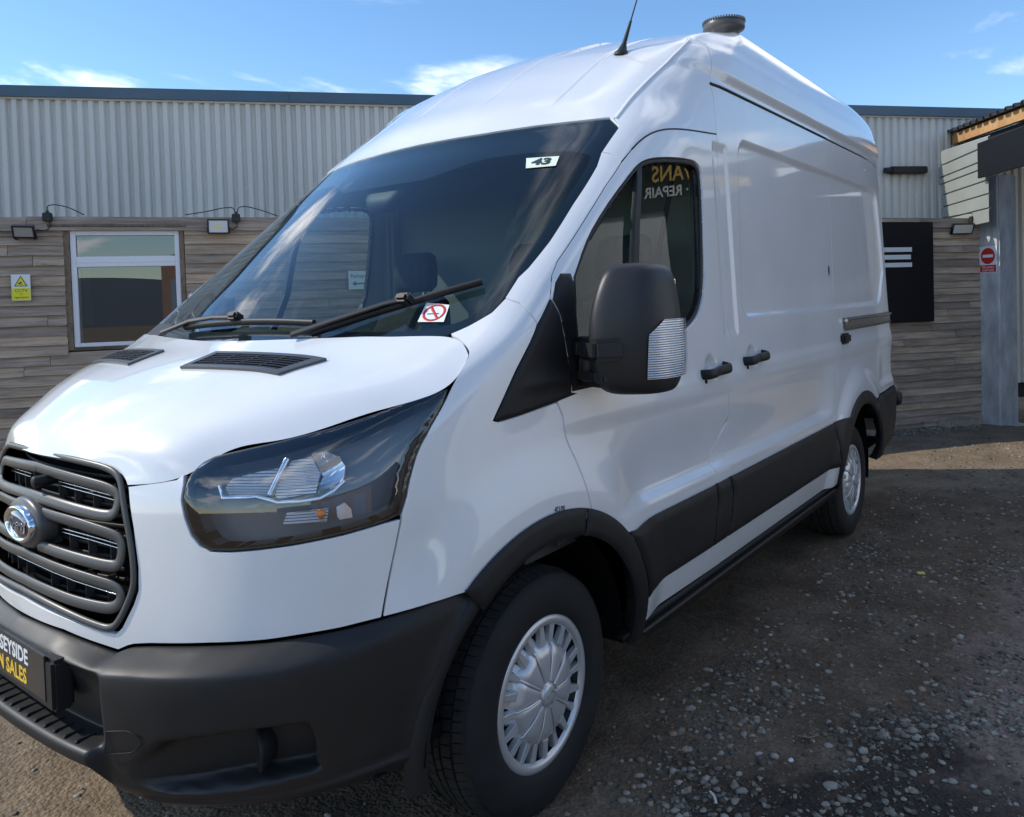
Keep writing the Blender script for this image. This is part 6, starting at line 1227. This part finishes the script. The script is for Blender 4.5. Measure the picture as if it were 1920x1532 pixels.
# ------------------------------------------------------------------ ground
def gz(x, y): return .022 - .0145*(np.clip(x, -3, 11) - 1.02)
_ph = RNG.uniform(0, 6.28, 24); _kx = RNG.normal(0, 1, 24); _ky = RNG.normal(0, 1, 24)
def relief(x, y):
    r = np.zeros_like(x)
    for i in range(24):
        f = 1.2 * 1.22**i; l = math.hypot(_kx[i], _ky[i]); r += np.sin(f*(_kx[i]*x + _ky[i]*y)/l + _ph[i]) / f
    return r * .010
def fade(x, y):
    """level ground under the tyres"""
    f = np.ones_like(x)
    for cx, cy in ((1.02,-.87),(4.32,-.87),(1.02,.87),(4.32,.87)): f *= sstep(.12, .35, np.hypot((x-cx)*.8, y-cy))
    return f
def _soil():
    m_, nt, bs = _nt('yard_soil'); N = nt.nodes; L = nt.links; setp(bs, rough=.92, spec=.22)
    tc = N.new('ShaderNodeTexCoord'); V = tc.outputs['Object']
    big = tex_noise(nt, .55, 5, .6, vec=V); mid = tex_noise(nt, 3.2, 6, .62, vec=V); fine = tex_noise(nt, 38, 4, .7, vec=V); grit = N.new('ShaderNodeTexVoronoi'); grit.inputs['Scale'].default_value = 75; L.new(V, grit.inputs['Vector'])
    base = ramp(nt, mid.outputs['Fac'], [(.28, (.078,.055,.037)), (.5, (.125,.092,.064)), (.75, (.185,.142,.102))])
    tan = ramp(nt, mid.outputs['Fac'], [(.25, (.13,.097,.063)), (.5, (.205,.155,.105)), (.78, (.28,.218,.152))])
    sep = N.new('ShaderNodeSeparateXYZ'); L.new(V, sep.inputs[0])
    def math_(op, a, bb=None, cc=None):
        q = N.new('ShaderNodeMath'); q.operation = op
        for i, v in enumerate((a, bb, cc)):
            if v is None: continue
            if isinstance(v, (int, float)): q.inputs[i].default_value = v
            else: L.new(v, q.inputs[i])
        return q.outputs[0]
    def smooth(v, a, bb):
        q = N.new('ShaderNodeMapRange'); q.interpolation_type = 'SMOOTHSTEP'; q.inputs['From Min'].default_value = a; q.inputs['From Max'].default_value = bb; L.new(v, q.inputs['Value']); return q.outputs[0]
    wob = math_('MULTIPLY', math_('SUBTRACT', big.outputs['Fac'], .5), 1.6); wob2 = math_('MULTIPLY', math_('SUBTRACT', mid.outputs['Fac'], .5), .9)
    X = math_('ADD', sep.outputs['X'], wob); Y = math_('ADD', sep.outputs['Y'], wob2)
    # bare tan earth in front of the van and across the yard behind it
    t1 = math_('MAXIMUM', smooth(X, .75, .35), smooth(math_('ADD', X, math_('MULTIPLY', Y, .35)), 5.3, 5.75))
    mx = N.new('ShaderNodeMixRGB'); L.new(t1, mx.inputs[0]); L.new(base.outputs[0], mx.inputs[1]); L.new(tan.outputs[0], mx.inputs[2]); col = mx.outputs[0]
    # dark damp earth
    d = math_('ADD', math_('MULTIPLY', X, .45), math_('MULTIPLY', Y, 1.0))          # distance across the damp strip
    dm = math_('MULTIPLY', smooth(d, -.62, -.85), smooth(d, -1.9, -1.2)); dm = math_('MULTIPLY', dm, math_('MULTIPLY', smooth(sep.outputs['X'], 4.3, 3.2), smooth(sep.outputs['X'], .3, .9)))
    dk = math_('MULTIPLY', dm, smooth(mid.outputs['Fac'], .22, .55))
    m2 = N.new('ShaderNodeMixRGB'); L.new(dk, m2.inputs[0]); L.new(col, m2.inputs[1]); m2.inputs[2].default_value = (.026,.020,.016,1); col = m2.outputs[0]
    # reddish dry patch at the right
    pk = math_('MULTIPLY', smooth(Y, -1.72, -2.0), smooth(sep.outputs['X'], 1.7, 2.1)); pk = math_('MULTIPLY', pk, smooth(sep.outputs['X'], 4.6, 3.6)); pk = math_('MULTIPLY', pk, smooth(fine.outputs['Fac'], .2, .5))
    m3 = N.new('ShaderNodeMixRGB'); L.new(pk, m3.inputs[0]); L.new(col, m3.inputs[1]); m3.inputs[2].default_value = (.21,.155,.13,1); col = m3.outputs[0]
    # grit
    g1 = ramp(nt, fine.outputs['Fac'], [(.25, .62), (.5, 1.0), (.75, 1.5)]); m4 = N.new('ShaderNodeMixRGB'); m4.blend_type = 'MULTIPLY'; m4.inputs[0].default_value = .9; L.new(col, m4.inputs[1]); L.new(g1.outputs[0], m4.inputs[2])
    g2 = ramp(nt, grit.outputs['Color'], [(.0, .8), (.8, 1.05), (1.0, 1.35)]); m5 = N.new('ShaderNodeMixRGB'); m5.blend_type = 'MULTIPLY'; m5.inputs[0].default_value = .6; L.new(m4.outputs[0], m5.inputs[1]); L.new(g2.outputs[0], m5.inputs[2])
    L.new(m5.outputs[0], bs.inputs['Base Color'])
    hh = math_('ADD', math_('MULTIPLY', fine.outputs['Fac'], 1.0), math_('MULTIPLY', grit.outputs['Distance'], -.7)); hh = math_('ADD', hh, math_('MULTIPLY', mid.outputs['Fac'], 5.0)); bump(nt, bs, hh, .8, .008)
    rr = N.new('ShaderNodeMapRange'); L.new(dk, rr.inputs['Value']); rr.inputs['To Min'].default_value = .93; rr.inputs['To Max'].default_value = .62; L.new(rr.outputs[0], bs.inputs['Roughness'])
_soil()
def _ground():
    xs = np.concatenate([[-900,-300,-100,-40,-20,-10,-6,-4,-3], np.arange(-2.4, 7.01, .045), np.arange(7.1, 11.2, .12), [12,14,18,25,40,80,200,900]]); ys = np.concatenate([[-900,-300,-100,-40,-20,-12,-8,-6,-5,-4.4], np.arange(-4, 2.01, .045), np.arange(2.1, 5, .15), [5.5,7,10,16,30,80,300,900]])
    X, Y = np.meshgrid(xs, ys, indexing='ij'); near = sstep(-4, -2.4, X)*(1-sstep(9, 12, X))*sstep(-5.5, -4, Y)*(1-sstep(2.5, 5, Y)); Z = gz(X, Y) + relief(X, Y)*near*fade(X, Y) - (1-near)*.01
    n, m = X.shape; V = np.stack([X, Y, Z], -1).reshape(-1, 3); F = [(i*m+j, (i+1)*m+j, (i+1)*m+j+1, i*m+j+1) for i in range(n-1) for j in range(m-1)]
    o = mesh_obj('ground', V, F, 'yard_soil', smooth=True); tag(o, kind='structure'); return o
_ground()
def hz(x, y):
    x = np.array([x]); y = np.array([y]); return float((gz(x, y) + relief(x, y)*fade(x, y))[0])
# loose stones
def _stonemat():
    m_, nt, bs = _nt('stone'); N = nt.nodes; L = nt.links; setp(bs, rough=.85, spec=.25); g = N.new('ShaderNodeNewGeometry'); r_ = ramp(nt, g.outputs['Random Per Island'], [(0, (.07,.058,.045)), (.35, (.15,.13,.105)), (.7, (.25,.225,.185)), (.93, (.36,.335,.29)), (1, (.33,.20,.12))]); n_ = tex_noise(nt, 60, 4, .6); rr = ramp(nt, n_.outputs['Fac'], [(.3,.7),(.7,1.15)]); mx = N.new('ShaderNodeMixRGB'); mx.blend_type = 'MULTIPLY'; mx.inputs[0].default_value = .8; L.new(r_.outputs[0], mx.inputs[1]); L.new(rr.outputs[0], mx.inputs[2]); L.new(mx.outputs[0], bs.inputs['Base Color']); bump(nt, bs, n_.outputs['Fac'], .3, .004)
_stonemat()
def _ico():
    bm = bmesh.new(); bmesh.ops.create_icosphere(bm, subdivisions=1, radius=1); bm.verts.index_update(); V = np.array([tuple(v.co) for v in bm.verts]); F = np.array([[v.index for v in f.verts] for f in bm.faces]); bm.free(); return V, F
ICO_V, ICO_F = _ico()
def stones(n, sampler, smin, smax, power, name):
    P = np.array([sampler() for _ in range(n)]); k = len(ICO_V); sz = smin + (smax-smin)*RNG.random(n)**power
    x, y = P[:,0], P[:,1]; z = gz(x, y) + relief(x, y)*fade(x, y); A = ICO_V[None]*(1 + RNG.normal(0, .24, (n, k, 1))) * (sz[:,None,None]*np.stack([RNG.uniform(.8,1.35,n), RNG.uniform(.7,1.05,n), RNG.uniform(.38,.75,n)], 1)[:,None,:])
    th = RNG.uniform(0, 6.28, n); c_, s_ = np.cos(th)[:,None], np.sin(th)[:,None]; B_ = A.copy(); B_[...,0] = A[...,0]*c_ - A[...,1]*s_; B_[...,1] = A[...,0]*s_ + A[...,1]*c_; B_[...,2] += (sz*.12)[:,None]
    B_ += np.stack([x, y, z], 1)[:,None,:]; F = (ICO_F[None] + (np.arange(n)*k)[:,None,None]).reshape(-1, 3); me = bpy.data.meshes.new(name); V = B_.reshape(-1, 3)
    me.vertices.add(len(V)); me.vertices.foreach_set('co', V.ravel()); me.loops.add(F.size); me.loops.foreach_set('vertex_index', F.ravel().astype(np.int32)); me.polygons.add(len(F)); me.polygons.foreach_set('loop_start', np.arange(0, F.size, 3, dtype=np.int32)); me.polygons.foreach_set('loop_total', np.full(len(F), 3, dtype=np.int32)); me.update(calc_edges=True); me.validate()
    me.materials.append(MATS['stone']); o = bpy.data.objects.new(name, me); link(o); return o
def cam_area():
    """loose gravel drifted in the wheel ruts beside and behind the van"""
    while True:
        x = RNG.uniform(.95, 4.6); y = RNG.uniform(-3.0, -1.02); d = .45*x + y + .25*math.sin(2.1*x + 1) + .12*math.sin(5.3*x)
        w = math.exp(-((d + 1.12)/.13)**2)*.6 + math.exp(-((d + .72)/.06)**2)*.2 + .07 + .5*math.exp(-((x-1.35)/.30)**2 - ((y+1.35)/.35)**2)
        cl = .5 + .5*math.sin(3.7*x + 2.2*math.sin(2.9*y)) * math.sin(4.3*y + 1.3*math.sin(3.1*x)); w *= .12 + 1.1*cl**2
        if RNG.random() < w: return x, y
def yard_area():
    if RNG.random() < .5: return RNG.uniform(1.2, 8.6), RNG.uniform(-2.6, -.9)
    while True:
        a = RNG.uniform(5.6, 7.6); o_ = abs(RNG.normal(0, .16)) + .02; p = wp(a, 0, o_)
        return p.x, p.y
def front_area(): return RNG.uniform(-.5, .8), RNG.uniform(-.6, 2.2)
tag(stones(20000, cam_area, .0018, .016, 5.5, 'gravel'), 'loose pale gravel scattered over the dark earth beside the van', 'gravel', kind='stuff')
tag(stones(9000, yard_area, .003, .016, 4.0, 'grit'), 'fine grit spread across the yard towards the wall', 'gravel', kind='stuff')
tag(stones(500, front_area, .003, .012, 3.5, 'crumbs'), 'small crumbs of stone on the tan earth before the bumper', 'gravel', kind='stuff')
mat('flat_stone', (.27,.245,.205), rough=.85, noise=(40,.2)); mat('paper_scrap', (.62,.62,.60), rough=.7); mat('yellow_scrap', (.55,.50,.16), rough=.7); mat('twig', (.25,.18,.11), rough=.8)
def pebble(x, y, r, el, label, material='flat_stone', flat=.35, rz=0):
    V = ICO_V.copy(); bm = bmesh.new(); bmesh.ops.create_icosphere(bm, subdivisions=3, radius=1); 
    for v in bm.verts: v.co = Vector((v.co.x*r*el, v.co.y*r, v.co.z*r*flat)) * (1 + .05*math.sin(3*v.co.x + 5*v.co.y))
    me = bpy.data.meshes.new('stone'); bm.to_mesh(me); bm.free(); me.polygons.foreach_set('use_smooth', [True]*len(me.polygons)); me.materials.append(MATS[material]); o = bpy.data.objects.new('stone', me); link(o); o.location = (x, y, hz(x, y) + r*flat*.35); o.rotation_euler = (0, 0, rz); tag(o, label, 'stone', 'larger stones on the ground'); return o
pebble(1.597, -1.601, .019, 1.25, 'large flat oval stone on the dark earth near the bottom edge', rz=-.6)
pebble(1.499, -1.614, .012, 1.2, 'small pale round stone just below the flat oval one')
pebble(1.66, -1.463, .008, 1.3, 'small pale stone up and left of the flat oval one', 'paper_scrap', .6)
def scrap(nm, pts, label, material, w=.006):
    m = MB(); m.tube([(x, y, hz(x, y) + .008) for x, y in pts], w, 6, flat=(1,.4,(0,0,1))); o = m.build(nm, material); tag(o, label, 'scrap'); return o
scrap('paper_strip', [(1.36,-1.325),(1.345,-1.345),(1.318,-1.362)], 'white curved strip of litter lying on the gravel right of the front wheel', 'paper_scrap', .004)
scrap('yellow_litter', [(3.755,-1.44),(3.775,-1.47)], 'pale yellow scrap on the ground beyond the rear of the van', 'yellow_scrap', .016)
scrap('twig', [(1.80,-1.44),(1.81,-1.475),(1.835,-1.49),(1.84,-1.465)], 'bent tan twig lying on the dark earth', 'twig', .003)
m = MB(); c_ = wp(7.42, ZG); m.box((0,0,.045), (.46,.14,.11), WALLM.to_3x3() @ Matrix(((1,0,0),(0,0,1),(0,1,0)))); o = m.build('timber_offcut', 'weathered_wood'); o.location = wp(7.40, ZG-.01, .10); tag(o, 'short timber offcut lying at the foot of the wall by the column', 'timber')
